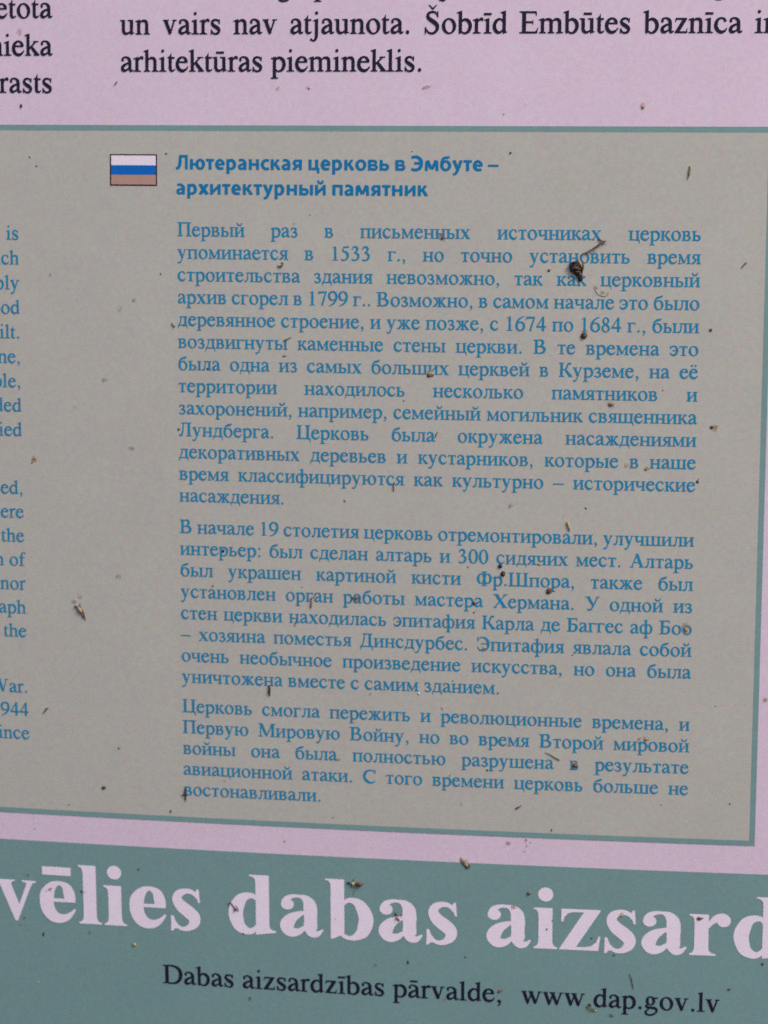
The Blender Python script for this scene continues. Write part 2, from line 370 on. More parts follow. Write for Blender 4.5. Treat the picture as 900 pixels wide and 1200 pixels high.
g('s', 389, S((322, 318, 10), (300, 384, 26), (250, 430, 36), (186, 440, 42), (114, 414, 56), (80, 352, 66), (112, 286, 82), (200, 226, 98), (284, 168, 90), (306, 104, 78), (276, 42, 60), (205, 12, 42), (134, 22, 36), (84, 74, 26), (56, 152, 10)), R(314, 318, 328, 455), R(50, -6, 64, 152))
g('t', 278, P((153, 579), (142, 579), (95, 490), (15, 432), (15, 418), (153, 418)), R(71, 110, 153, 450), R(100, 418, 256, 450), S((112, 160, 82), (113, 90, 82), (132, 42, 66), (175, 26, 50), (226, 40, 28), (270, 76, 12)))
U_ = R(70, 150, 152, 440) + SERIF(70, 82, 450, -1, 62, 0) + S((111, 200, 82), (112, 120, 82), (142, 54, 74), (205, 30, 60), (275, 46, 42), (345, 96, 26)) + R(338, 40, 420, 440) + SERIF(338, 82, 450, -1, 78, 0) + FOOT(338, 78)
g('u', 500, U_)
V_ = S((100, 444, 92), (262, 24, 88)) + S((258, 20, 34), (398, 444, 34)) + R(16, 433, 216, 450) + R(328, 433, 480, 450) + P((222, 60), (248, -14), (264, -14), (292, 70))
g('v', 500, V_)
g('w', 722, S((90, 444, 90), (236, 30, 84)), S((234, 24, 32), (352, 400, 32)), S((322, 444, 90), (490, 30, 84)), S((488, 24, 32), (624, 444, 32)),
  R(18, 433, 190, 450), R(250, 433, 432, 450), R(568, 433, 705, 450), P((196, 60), (222, -14), (238, -14), (262, 60)), P((450, 60), (476, -14), (492, -14), (516, 60)))
X_ = S((110, 444, 96), (392, 6, 96)) + S((76, 6, 32), (240, 215, 34)) + S((250, 245, 34), (400, 444, 32)) + R(20, 433, 214, 450) + R(310, 433, 472, 450) + R(12, 0, 168, 17) + R(288, 0, 490, 17)
g('x', 500, X_)
Y_ = S((100, 444, 92), (266, 40, 86)) + S((395, 444, 34), (262, 60, 34), (214, -60, 42), (170, -150, 50), (120, -188, 46), (78, -190, 46)) + E(66, -178, 42, 38) + R(14, 433, 216, 450) + R(328, 433, 478, 450)
g('y', 500, Y_)
g('z', 444, R(46, 414, 398, 450), S((350, 440, 96), (82, 8, 96)), R(30, 0, 414, 34), P((46, 450), (40, 320), (56, 320), (84, 395), (110, 414)), P((398, 0), (420, 148), (404, 148), (370, 60), (330, 34)), P((398, 450), (398, 436), (300, 414), (280, 450)), P((30, 0), (30, 14), (120, 34), (150, 0)))
for c, b in (('ū', 'u'), ('ē', 'e'), ('ā', 'a')):
    aw = G[b][0]; cx = aw/2 - (6 if b != 'u' else 0)
    G[c] = (aw, G[b][1] + R(cx-128, 556, cx+128, 604))
G['ī'] = (278, IND + R(16, 556, 262, 604))
# --- capitals
CW = 100
def CST(x, y0=0, y1=662, w=CW, **k):
    k.setdefault('b', (72, 72)); k.setdefault('t', (72, 72))
    return ST(x, y0, y1, w, st=25, **k)
E_CAP = CST(100, b=(88, 40), t=(88, 40)) + R(160, 624, 540, 662) + R(160, 0, 560, 38) + R(190, 318, 420, 354) + P((540, 662), (546, 520), (528, 520), (505, 590), (460, 624)) + P((560, 0), (598, 168), (576, 168), (530, 80), (470, 38)) + P((410, 354), (440, 425), (440, 240), (410, 318))
g('E', 611, E_CAP)
g('D', 722, CST(104, b=(88, 20), t=(88, 20)), S((180, 643, 38), (330, 640, 44), (480, 600, 66), (590, 500, 96), (634, 340, 104), (598, 175, 98), (500, 60, 70), (350, 18, 40), (180, 19, 38)))
S_CAP = S((445, 500, 14), (420, 575, 26), (360, 636, 38), (270, 652, 48), (170, 618, 62), (128, 540, 78), (165, 455, 94), (280, 375, 108), (405, 285, 104), (438, 190, 92), (400, 82, 74), (300, 14, 50), (190, 18, 42), (110, 80, 34), (56, 190, 14))
g('S', 556, S_CAP, R(438, 490, 454, 672), R(48, -12, 64, 196))
g('Š', 556, S_CAP, R(438, 490, 454, 672), R(48, -12, 64, 196), P((140, 862), (270, 718), (300, 718), (430, 862), (388, 862), (285, 776), (182, 862)))
g('W', 944, S((140, 656, 112), (330, 30, 100)), S((330, 20, 36), (462, 500, 36)), S((440, 656, 112), (640, 30, 100)), S((640, 20, 36), (820, 656, 36)), R(14, 643, 270, 662), R(330, 643, 560, 662), R(740, 643, 934, 662), P((285, 80), (318, -12), (340, -12), (370, 80)), P((595, 80), (628, -12), (650, -12), (680, 80)))
# --- figures
g('0', 500, RING(250, 331, 226, 345, 126, 316))
g('1', 500, R(212, 30, 294, 600), SERIF(212, 82, 0, 1, 90, 90, 17, 50), P((294, 676), (280, 676), (150, 616), (112, 590), (118, 576), (170, 590), (200, 590), (212, 560), (294, 540)))
g('2', 500, S((70, 510, 26), (110, 605, 50), (190, 640, 66), (290, 610, 88), (340, 510, 92), (300, 380, 84), (190, 220, 70), (60, 60, 60)), R(30, 0, 440, 72), P((420, 0), (475, 140), (455, 140), (400, 72)))
g('3', 500, S((70, 510, 22), (115, 605, 46), (190, 644, 62), (280, 620, 84), (320, 540, 88), (280, 440, 66), (215, 385, 40), (160, 352, 26)), S((170, 358, 26), (260, 345, 50), (345, 280, 86), (372, 195, 94), (330, 85, 80), (240, 22, 52), (150, 16, 42), (90, 40, 50)), E(88, 44, 44, 40))
g('4', 500, R(292, 0, 376, 676), R(20, 167, 472, 230), S((38, 200, 34), (320, 640, 36)), P((376, 676), (320, 676), (280, 590), (376, 560)))
g('5', 500, P((160, 662), (400, 662), (438, 700), (410, 600), (392, 590), (150, 590)), S((172, 640, 30), (112, 455, 34)), S((100, 440, 50), (200, 420, 76), (320, 350, 92), (362, 220, 92), (320, 100, 78), (230, 26, 52), (140, 12, 40), (80, 32, 44)), E(74, 40, 42, 36))
g('6', 500, S((448, 672, 14), (340, 640, 34), (220, 560, 60), (120, 430, 84), (78, 270, 90), (100, 120, 88), (170, 40, 66), (262, 10, 44), (350, 50, 74), (425, 130, 84), (430, 240, 88), (390, 350, 76), (310, 400, 56), (220, 395, 36), (130, 345, 30)))
g('7', 500, R(50, 594, 448, 662), S((428, 650, 34), (330, 360, 60), (222, -2, 64)), P((50, 662), (78, 662), (120, 594), (40, 506), (20, 516)))
g('8', 500, RING(250, 510, 160, 166, 84, 138), RING(248, 165, 194, 180, 112, 150), S((150, 430, 60), (250, 345, 84), (360, 250, 70)))
g('9', 500, S((52, -10, 14), (160, 22, 34), (280, 102, 60), (380, 232, 84), (422, 392, 90), (400, 542, 88), (330, 622, 66), (238, 654, 44), (150, 612, 74), (75, 532, 84), (70, 422, 88), (110, 312, 76), (190, 262, 56), (280, 267, 36), (370, 317, 30)))
# --- marks
g(' ', 250); g('.', 250, E(125, 46, 56)); g(':', 278, E(139, 46, 56), E(139, 404, 56))
g(',', 250, E(122, 46, 54), S((150, 40, 54), (160, -10, 40), (132, -82, 24), (78, -130, 10)))
g('–', 500, R(0, 212, 500, 252))
# --- cyrillic lower case
for c, b in zip('аеорсху', 'aeopcxy'): G[c] = G[b]
g('ё', 444, E_, E(135, 600, 50), E(312, 600, 50))
g('б', 509, RING(256, 212, 221, 226, 128, 196, 0.1), S((80, 230, 88), (76, 330, 70), (105, 450, 62), (165, 535, 66), (260, 575, 80), (370, 600, 66), (420, 660, 20)), S((120, 330, 20), (190, 410, 34), (270, 424, 40)))
g('в', 472, ST(78, 0, 450, b=(62, 0), t=(62, 0)), R(150, 418, 220, 450), R(150, 0, 240, 32), R(150, 222, 230, 250), S((215, 434, 32), (285, 428, 46), (332, 385, 76), (334, 320, 80), (290, 260, 60), (215, 238, 28)), S((220, 238, 28), (300, 228, 44), (368, 180, 76), (376, 110, 84), (330, 40, 60), (235, 16, 32)))
GH = ST(78, 0, 450, b=(62, 72), t=(62, 0)) + R(150, 416, 390, 450) + P((390, 450), (396, 330), (378, 330), (350, 396), (300, 420))
g('г', 410, GH)
def DE(x1, x2, w, y0=-1):
    return S((x1+42, 30, 30), (x1+100, 170, 36), (x1+128, 300, 36), (x1+134, 440, 32)) + R(x1+70, 418, x2+w+52, 450) + R(x2, 20, x2+w, 440) + R(20, 0, x2+w+62, 33) + P((20, 33), (20, -150), (36, -150), (62, -40), (110, 0), (110, 33)) + P((x2+w+62, 33), (x2+w+62, -150), (x2+w+46, -150), (x2+w+20, -40), (x2+w-28, 0), (x2+w-28, 33))
g('д', 508, DE(40, 345, 82))
g('ж', 690, ST(304, 0, 450), S((345, 225, 30), (262, 238, 40), (205, 330, 56), (150, 420, 60), (96, 426, 50)), E(82, 410, 38, 36), S((345, 225, 30), (428, 238, 40), (485, 330, 56), (540, 420, 60), (594, 426, 50)), E(608, 410, 38, 36), S((262, 240, 50), (190, 130, 76), (86, 6, 84)), S((428, 240, 50), (500, 130, 76), (604, 6, 84)), R(10, 0, 160, 17), R(530, 0, 680, 17))
g('з', 395, S((56, 330, 18), (90, 400, 34), (150, 436, 40), (225, 425, 62), (280, 365, 78), (262, 290, 64), (190, 246, 36), (120, 234, 26)), S((130, 234, 26), (220, 226, 44), (300, 180, 76), (316, 110, 82), (270, 38, 62), (180, 12, 40), (100, 26, 46)), E(82, 56, 44, 40), R(52, 320, 66, 450))
IU = ST(76, 0, 450, b=(60, 56), t=(60, 56)) + ST(377, 0, 450, b=(56, 60), t=(56, 60)) + S((150, 96, 36), (390, 372, 36))
g('и', 535, IU)
g('й', 535, IU, S((150, 640, 30), (190, 566, 44), (268, 540, 52), (346, 566, 44), (386, 640, 30)), E(156, 628, 30), E(380, 628, 30))
g('к', 485, ST(76, 0, 450), S((158, 225, 30), (236, 236, 40), (284, 320, 56), (330, 412, 62), (390, 430, 50)), E(404, 412, 38, 36), S((240, 244, 52), (320, 130, 78), (432, 6, 88)), R(330, 0, 490, 17))
g('л', 499, ST(345, 0, 450, b=(58, 58), t=(20, 58)), R(140, 418, 360, 450), S((186, 440, 34), (182, 300, 36), (160, 130, 46), (120, 40, 60), (70, 22, 56)), E(56, 34, 42, 42), R(110, 433, 200, 450))
g('м', 633, ST(84, 0, 440, w=34, b=(66, 66), t=None), R(18, 433, 150, 450), S((112, 440, 80), (302, 50, 76)), S((300, 30, 30), (490, 440, 30)), ST(470, 0, 450, b=(58, 62), t=(0, 62)), P((270, 100), (296, 8), (312, 8), (340, 100)))
g('н', 535, ST(76), ST(377), R(150, 206, 385, 240))
g('п', 535, ST(76, t=(60, 0)), ST(377, t=(0, 60)), R(150, 416, 385, 450))
g('т', 437, ST(178, 0, 440, b=(72, 72), t=None), R(40, 416, 397, 450), P((32, 450), (26, 330), (42, 330), (66, 390), (110, 418), (110, 450)), P((405, 450), (411, 330), (395, 330), (371, 390), (327, 418), (327, 450)))
g('ф', 647, R(283, -200, 365, 640), FLAG(283, 82, 683), SERIF(283, 82, -217, 1, 68, 68), RING(190, 225, 167, 232, 88, 200, sh=8), RING(458, 225, 167, 232, 88, 200, sh=-8))
g('ц', 535, ST(76, b=(60, 0)), ST(377, b=(0, 60)), R(130, 0, 480, 34), P((519, 34), (519, -150), (503, -150), (478, -40), (430, 0), (430, 34)))
g('ч', 502, ST(344), ST(66, 240, 450, b=None), S((107, 300, 82), (112, 240, 76), (150, 194, 60), (220, 184, 44), (350, 226, 30)))
g('ш', 770, ST(76, b=(60, 0)), ST(344, b=(0, 0)), ST(612, b=(0, 60)), R(120, 0, 640, 34))
g('щ', 770, ST(76, b=(60, 0)), ST(344, b=(0, 0)), ST(612, b=(0, 60)), R(120, 0, 700, 34), P((754, 34), (754, -150), (738, -150), (713, -40), (665, 0), (665, 34)))
SOFT = ST(76, 0, 450, b=(60, 0)) + R(150, 0, 240, 32) + R(150, 228, 240, 258) + S((230, 243, 30), (300, 230, 48), (356, 180, 78), (362, 110, 84), (320, 40, 58), (230, 16, 32))
g('ь', 457, SOFT)
g('ы', 671, SOFT, ST(513, 0, 450))
g('э', 430, S((26, 150, 10), (60, 80, 32), (120, 36, 56), (195, 28, 74), (275, 62, 86), (336, 140, 90), (358, 235, 88), (335, 345, 78), (272, 420, 48), (195, 443, 34), (125, 424, 36), (66, 350, 26), (44, 310, 12)), R(140, 218, 350, 250), R(34, 300, 48, 452))
g('ю', 747, ST(76), RING(500, 225, 212, 235, 118, 206, 0.1), R(150, 208, 320, 240))
g('я', 459, ST(302, 0, 450, b=(58, 62), t=(0, 62)), R(220, 418, 320, 450), R(220, 196, 320, 224), S((245, 434, 32), (170, 424, 48), (116, 375, 78), (114, 300, 80), (160, 234, 58), (245, 210, 28)), S((250, 215, 50), (170, 110, 70), (70, 8, 76)), R(6, 0, 130, 17))
# --- cyrillic capitals
g('А', 722, S((360, 650, 40), (118, 16, 36)), S((350, 650, 108), (594, 16, 108)), R(215, 222, 470, 256), R(14, 0, 222, 19), R(474, 0, 708, 19), P((340, 674), (374, 674), (410, 560), (310, 560)))
g('Б', 577, CST(100, b=(84, 20), t=(84, 20)), R(180, 624, 500, 662), P((500, 662), (508, 510), (490, 510), (462, 590), (420, 626)), R(180, 0, 300, 36), R(180, 352, 290, 388), S((280, 370, 36), (390, 355, 60), (458, 290, 94), (468, 190, 102), (425, 80, 80), (290, 18, 38)))
VE = CST(104, b=(86, 20), t=(86, 20)) + R(190, 626, 300, 662) + R(190, 0, 320, 36) + R(190, 330, 320, 362) + S((290, 644, 36), (390, 634, 58), (452, 570, 92), (454, 480, 94), (400, 385, 66), (300, 346, 32)) + S((300, 346, 32), (430, 330, 56), (526, 260, 96), (540, 180, 104), (490, 75, 82), (310, 18, 38))
g('В', 667, VE)
g('Д', 682, S((110, 40, 34), (185, 250, 40), (222, 450, 40), (228, 650, 36)), R(140, 626, 620, 662), R(448, 20, 548, 650), R(24, 0, 656, 36), P((24, 36), (24, -170), (42, -170), (72, -50), (130, 0), (130, 36)), P((656, 36), (656, -170), (638, -170), (608, -50), (550, 0), (550, 36)))
G['Е'] = G['E']
g('К', 667, CST(100), S((200, 335, 36), (330, 345, 44), (395, 450, 62), (455, 595, 70), (540, 640, 58)), E(560, 616, 44, 44), S((335, 350, 60), (440, 190, 98), (600, 8, 110)), R(470, 0, 672, 19))
g('Л', 678, CST(470, b=(72, 72), t=(20, 72)), R(180, 626, 500, 662), S((240, 650, 38), (236, 450, 42), (206, 200, 54), (160, 60, 72), (96, 28, 70)), E(70, 44, 48, 50), R(150, 643, 260, 662))
g('М', 889, CST(118, 0, 655, w=36, b=(100, 90), t=None), R(16, 643, 180, 662), S((160, 656, 104), (440, 40, 92)), S((440, 20, 34), (710, 656, 34)), CST(690, b=(72, 96), t=(0, 96)), P((395, 110), (430, 0), (448, 0), (480, 110)))
g('П', 722, CST(106, b=(88, 72), t=(88, 0)), CST(516, b=(72, 88), t=(0, 88)), R(200, 624, 520, 662))
g('С', 667, S((634, 140, 14), (560, 62, 38), (460, 20, 60), (345, 22, 84), (210, 90, 112), (110, 210, 112), (80, 335, 108), (115, 480, 104), (210, 590, 84), (340, 646, 46), (455, 642, 34), (550, 590, 30), (612, 470, 16)), R(604, 455, 622, 676))
g('У', 708, S((150, 650, 104), (400, 230, 92)), S((610, 650, 38), (420, 250, 44), (330, 90, 56), (250, 20, 62), (180, 12, 60)), E(150, 38, 48, 46), R(14, 643, 250, 662), R(520, 643, 702, 662))
g('Ф', 790, CST(345, -20, 682), RING(240, 331, 204, 250, 100, 220, sh=4), RING(550, 331, 204, 250, 100, 220, sh=-4))
g('Х', 722, S((150, 650, 120), (585, 12, 120)), S((90, 12, 38), (345, 320, 40)), S((370, 360, 40), (610, 650, 38)), R(20, 643, 270, 662), R(500, 643, 704, 662), R(12, 0, 200, 19), R(440, 0, 712, 19))
g('Ц', 722, CST(106, b=(88, 0)), CST(516, b=(0, 88)), R(180, 0, 640, 38), P((704, 38), (704, -180), (686, -180), (656, -50), (600, 0), (600, 38)))
g('Ш', 1009, CST(106, b=(88, 0)), CST(454, b=(0, 0)), CST(802, b=(0, 88)), R(180, 0, 820, 38))
g('Э', 660, S((34, 200, 14), (75, 100, 38), (160, 30, 60), (290, 18, 84), (430, 80, 110), (530, 200, 112), (562, 335, 108), (530, 480, 104), (440, 590, 84), (310, 646, 46), (190, 640, 34), (110, 580, 30), (52, 470, 16)), R(200, 325, 560, 361), R(36, 455, 54, 676))

# --- bold roman for the big line
GAIN = 6.0
GB = {}
def gb(ch, adv, *shapes):
    polys = []
    for s in shapes: polys += s
    GB[ch] = (adv, polys)
BW = 145
def BST(x, y0, y1, l=66, r=58, b=True, fl=74):
    o = R(x, y0+10, x+BW, y1-20) + P((x+BW, y1), (x-fl, y1), (x-fl, y1-16), (x-fl*.5, y1-24), (x-fl*.12, y1-52), (x, y1-100), (x+BW, y1-100))
    if b: o += [[(x-l, 0), (x+BW+r, 0), (x+BW+r, 18), (x+BW+r*.45, 28), (x+BW+5, 56), (x+BW, 110), (x, 110), (x-5, 56), (x-l*.45, 28), (x-l, 18)]]
    return o
gb('l', 278, BST(66, 0, 676, 50, 54, fl=52))
gb('i', 278, BST(66, 0, 461, 50, 54, fl=52), E(138, 612, 79, 79, 28))
EB = S((362, 262, 118), (350, 345, 118), (318, 415, 88), (245, 452, 42), (170, 420, 88), (112, 330, 146), (99, 225, 149), (122, 130, 145), (180, 62, 126), (255, 44, 98), (325, 64, 68), (380, 112, 36), (416, 158, 18), n=7) + R(150, 238, 421, 272)
gb('e', 444, EB); gb('ē', 444, EB, R(57, 545, 378, 635))
gb('s', 389, S((345, 330, 10), (318, 385, 30), (268, 436, 44), (196, 446, 56), (124, 412, 84), (104, 345, 104), (150, 270, 128), (230, 205, 138), (285, 145, 130), (280, 75, 104), (225, 24, 62), (160, 10, 42), (108, 34, 34), (70, 90, 22), (46, 155, 10), n=7), P((340, 473), (318, 473), (300, 430), (330, 318), (351, 318), (346, 400)), P((28, -19), (50, -19), (72, 10), (110, 10), (60, 158), (30, 158), (32, 70)))
gb('v', 500, P((18, 461), (18, 444), (50, 436), (72, 412), (240, -14), (268, -14), (420, 380), (446, 432), (484, 444), (484, 461), (325, 461), (325, 444), (366, 436), (374, 414), (368, 392), (290, 180), (212, 390), (206, 424), (218, 440), (246, 444), (246, 461)))
gb('d', 556, S((345, 395, 46), (290, 432, 50), (222, 430, 76), (150, 375, 126), (101, 240, 151), (132, 100, 130), (192, 42, 96), (252, 26, 66), (302, 50, 50), (345, 100, 40), n=7), P((318, 676), (250, 676), (250, 660), (290, 650), (312, 626), (318, 580), (318, -10), (470, 14), (534, 22), (534, 44), (500, 50), (474, 66), (464, 100), (464, 676)))
gb('a', 500, E(104, 362, 70, 62, 24), S((62, 380, 50), (100, 425, 56), (165, 456, 36), (238, 458, 30), (300, 430, 84), (342, 370, 132), (352, 290, 140), (352, 240, 140), n=7), R(282, 90, 422, 320), S((352, 150, 140), (354, 92, 136), (380, 46, 104), (424, 38, 62), (458, 62, 30), (484, 88, 14), n=7),
   S((300, 280, 26), (232, 256, 60), (150, 205, 112), (100, 130, 148), (116, 70, 130), (160, 44, 104), (218, 52, 72), (262, 80, 50), (300, 108, 40), n=7))
gb('b', 556, P((72, 676), (12, 676), (12, 660), (46, 652), (66, 622), (68, 560), (68, -14), (104, 0), (150, 22), (214, 60), (214, 676)), S((196, 395, 36), (250, 436, 44), (316, 436, 66), (390, 380, 120), (446, 240, 151), (414, 100, 136), (350, 34, 84), (280, 10, 44), (224, 22, 40), (180, 60, 44), n=7))
gb('r', 444, BST(66, 0, 461, 50, 78, fl=52), S((200, 320, 30), (240, 376, 50), (296, 420, 78), (352, 425, 100), (380, 405, 96), n=7), E(364, 398, 72, 72, 24))
gb('z', 444, P((24, 461), (24, 315), (44, 315), (60, 370), (92, 410), (150, 428), (258, 428), (8, 14), (8, 0), (412, 0), (432, 165), (412, 165), (390, 100), (340, 52), (270, 36), (180, 36), (430, 446), (430, 461)))
gb(' ', 250)

# --- bold sans for the heading of the panel (x-height 490)
GAIN = 18.0
GS = {}
def gs(ch, adv, *shapes):
    polys = []
    for s in shapes: polys += s
    GS[ch] = (adv, polys)
V = 128; H = 100
def st(x, h=490): return R(x, 0, x+V, h)
gs('Л', 640, R(452, 0, 584, 674), R(170, 566, 520, 674), S((226, 620, 124), (222, 430, 128), (196, 210, 130), (140, 90, 118), (20, 48, 104)))
gs('ю', 800, st(60), R(150, 196, 330, 294), RING(542, 245, 226, 257, 92, 158))
gs('т', 430, R(22, 388, 410, 490), R(152, 0, 280, 440))
sE = S((412, 214, 90), (420, 262, 110), (392, 360, 112), (280, 442, 104), (160, 398, 124), (102, 250, 138), (150, 110, 132), (280, 52, 112), (430, 72, 96)) + R(120, 204, 470, 292)
gs('е', 520, sE)
RB = S((150, 360, 60), (220, 420, 100), (310, 438, 116), (400, 372, 130), (438, 246, 138), (404, 120, 130), (300, 48, 106), (200, 60, 80), (150, 100, 50))
gs('р', 570, R(60, -190, 188, 490), RB)
gs('а', 500, S((82, 430, 90), (180, 456, 100), (290, 430, 112), (366, 330, 128), (368, 180, 128), (368, 0, 128)), S((400, 268, 76), (240, 252, 84), (124, 196, 112), (100, 124, 124), (148, 54, 106), (250, 58, 90), (360, 130, 80)))
gs('н', 590, st(60), st(402), R(150, 200, 450, 300))
gs('с', 450, S((420, 426, 100), (310, 448, 108), (180, 400, 126), (102, 250, 138), (170, 92, 128), (300, 46, 110), (420, 64, 100)))
gs('к', 545, st(60), S((170, 248, 60), (270, 300, 96), (420, 500, 118)), S((230, 280, 100), (330, 200, 120), (460, -5, 136)))
gs('я', 535, R(348, 0, 476, 490), R(250, 392, 400, 490), R(250, 160, 400, 250), S((300, 441, 98), (190, 430, 116), (124, 330, 136), (180, 232, 100), (300, 206, 90)), S((280, 220, 110), (200, 130, 128), (92, -6, 136)))
gs('ц', 600, st(60), st(372), R(100, 0, 560, 102), P((440, 102), (574, 102), (560, -150), (466, -150), (452, 0)))
gs('о', 565, RING(283, 245, 256, 258, 118, 160))
gs('в', 545, st(60), R(150, 390, 300, 490), R(150, 204, 300, 290), R(150, 0, 320, 100), S((280, 440, 100), (390, 420, 100), (420, 350, 106), (370, 282, 84), (280, 248, 84)), S((280, 248, 84), (400, 236, 100), (452, 150, 116), (400, 66, 112), (280, 50, 100)))
gs('ь', 525, st(60), R(150, 226, 280, 320), R(150, 0, 280, 96), S((260, 273, 94), (370, 262, 104), (436, 160, 124), (370, 58, 106), (260, 48, 96)))
gs('Э', 630, S((50, 596, 106), (180, 630, 110), (330, 620, 120), (470, 500, 142), (506, 337, 146), (460, 150, 142), (320, 52, 122), (180, 44, 112), (40, 76, 106)), R(180, 290, 500, 390))
gs('м', 720, S((110, 0, 120), (132, 440, 124)), S((610, 0, 120), (588, 440, 124)), S((150, 480, 150), (350, 70, 110)), S((570, 480, 150), (370, 70, 110)))
gs('б', 570, RING(292, 240, 250, 250, 116, 152), S((104, 230, 136), (104, 360, 118), (150, 520, 106), (250, 590, 104), (380, 606, 100), (470, 640, 84)), S((130, 330, 60), (210, 420, 80), (300, 440, 90)))
gs('у', 520, S((92, 496, 138), (280, 60, 120)), S((436, 496, 132), (330, 180, 124), (230, -50, 116), (150, -140, 100), (60, -150, 92)))
gs('х', 520, S((80, 500, 148), (440, -10, 148)), S((440, 500, 140), (80, -10, 140)))
sI = R(60, 0, 184, 490) + R(414, 0, 538, 490) + P((150, 60), (440, 330), (440, 430), (160, 160))
sI = R(60, 0, 180, 490) + R(418, 0, 538, 490) + S((130, 90, 116), (468, 400, 116))
gs('и', 598, sI)
gs('й', 598, sI, S((172, 690, 70), (220, 590, 80), (300, 566, 86), (380, 590, 80), (426, 690, 70)))
gs('п', 585, st(60), st(397), R(120, 388, 450, 490))
gs('ы', 740, GS['ь'][1], R(560, 0, 688, 490))
gs(' ', 210); gs('–', 500, R(0, 205, 480, 285))

def clip(poly, y, keep_above):
    out = []
    for i, b in enumerate(poly):
        a = poly[i-1]
        ia = (a[1] >= y) if keep_above else (a[1] <= y)
        ib = (b[1] >= y) if keep_above else (b[1] <= y)
        if ia != ib:
            t = (y-a[1])/(b[1]-a[1]); out.append((a[0]+(b[0]-a[0])*t, y))
        if ib: out.append((b[0], b[1]))
    return out
for font, table in ((G, {'xх': (0, 450), 'v': (-14, 450), 'w': (-14, 450), 'yу': (-230, 450), 'z': (0, 450), 'k': (0, 683), 'кж': (0, 460), 'я': (0, 450), 'и': (0, 450),
                         'л': (-12, 450), 'м': (0, 450), 'К': (0, 674), 'А': (0, 674), 'Х': (0, 662), 'У': (-20, 662), 'М': (0, 662), 'W': (-12, 662), 'Л': (-14, 662)}),
                    (GS, {'хмкяю': (-10, 490), 'м': (0, 490), 'к': (0, 490), 'х': (0, 490), 'я': (0, 490), 'у': (-200, 490), 'Л': (-8, 674), 'и': (0, 490), 'б': (-12, 690)})):
    for chs, (lo, hi) in table.items():
        for ch in chs:
            if ch in 'ю': continue
            adv, polys = font[ch]
            np_ = []
            for p in polys:
                q = clip(clip(list(p), lo, True), hi, False)
                if len(q) > 2: np_.append(q)
            font[ch] = (adv, np_)

_cache = {}
def glyph_tris(font, ch):
    key = (id(font), ch)
    if key in _cache: return _cache[key]
    adv, polys = font[ch]
    if not polys:
        _cache[key] = (adv, [], []); return _cache[key]
    vs = []; fs = []
    for p in polys:
        q = [tuple(map(float, a)) for a in p]
        d = []
        for a in q:
            if not d or math.hypot(a[0]-d[-1][0], a[1]-d[-1][1]) > 0.05: d.append(a)
        if len(d) > 1 and math.hypot(d[0][0]-d[-1][0], d[0][1]-d[-1][1]) < 0.05: d.pop()
        if len(d) < 3: continue
        ar = sum(d[i-1][0]*d[i][1]-d[i][0]*d[i-1][1] for i in range(len(d)))
        if ar < 0: d.reverse()
        fs.append(list(range(len(vs), len(vs)+len(d)))); vs += [Vector(a) for a in d]
    r = delaunay_2d_cdt(vs, [], fs, 0, 0.02)
    ov, of, orig = r[0], r[2], r[5]
    keep = [list(f) for f, o in zip(of, orig) if o]
    used = sorted({i for f in keep for i in f}); mp = {u: k for k, u in enumerate(used)}
    _cache[key] = (adv, [(ov[u].x, ov[u].y) for u in used], [[mp[i] for i in f] for f in keep])
    return _cache[key]
def text_width(font, s):
    return sum(font[c][0] for c in s)/1000.0

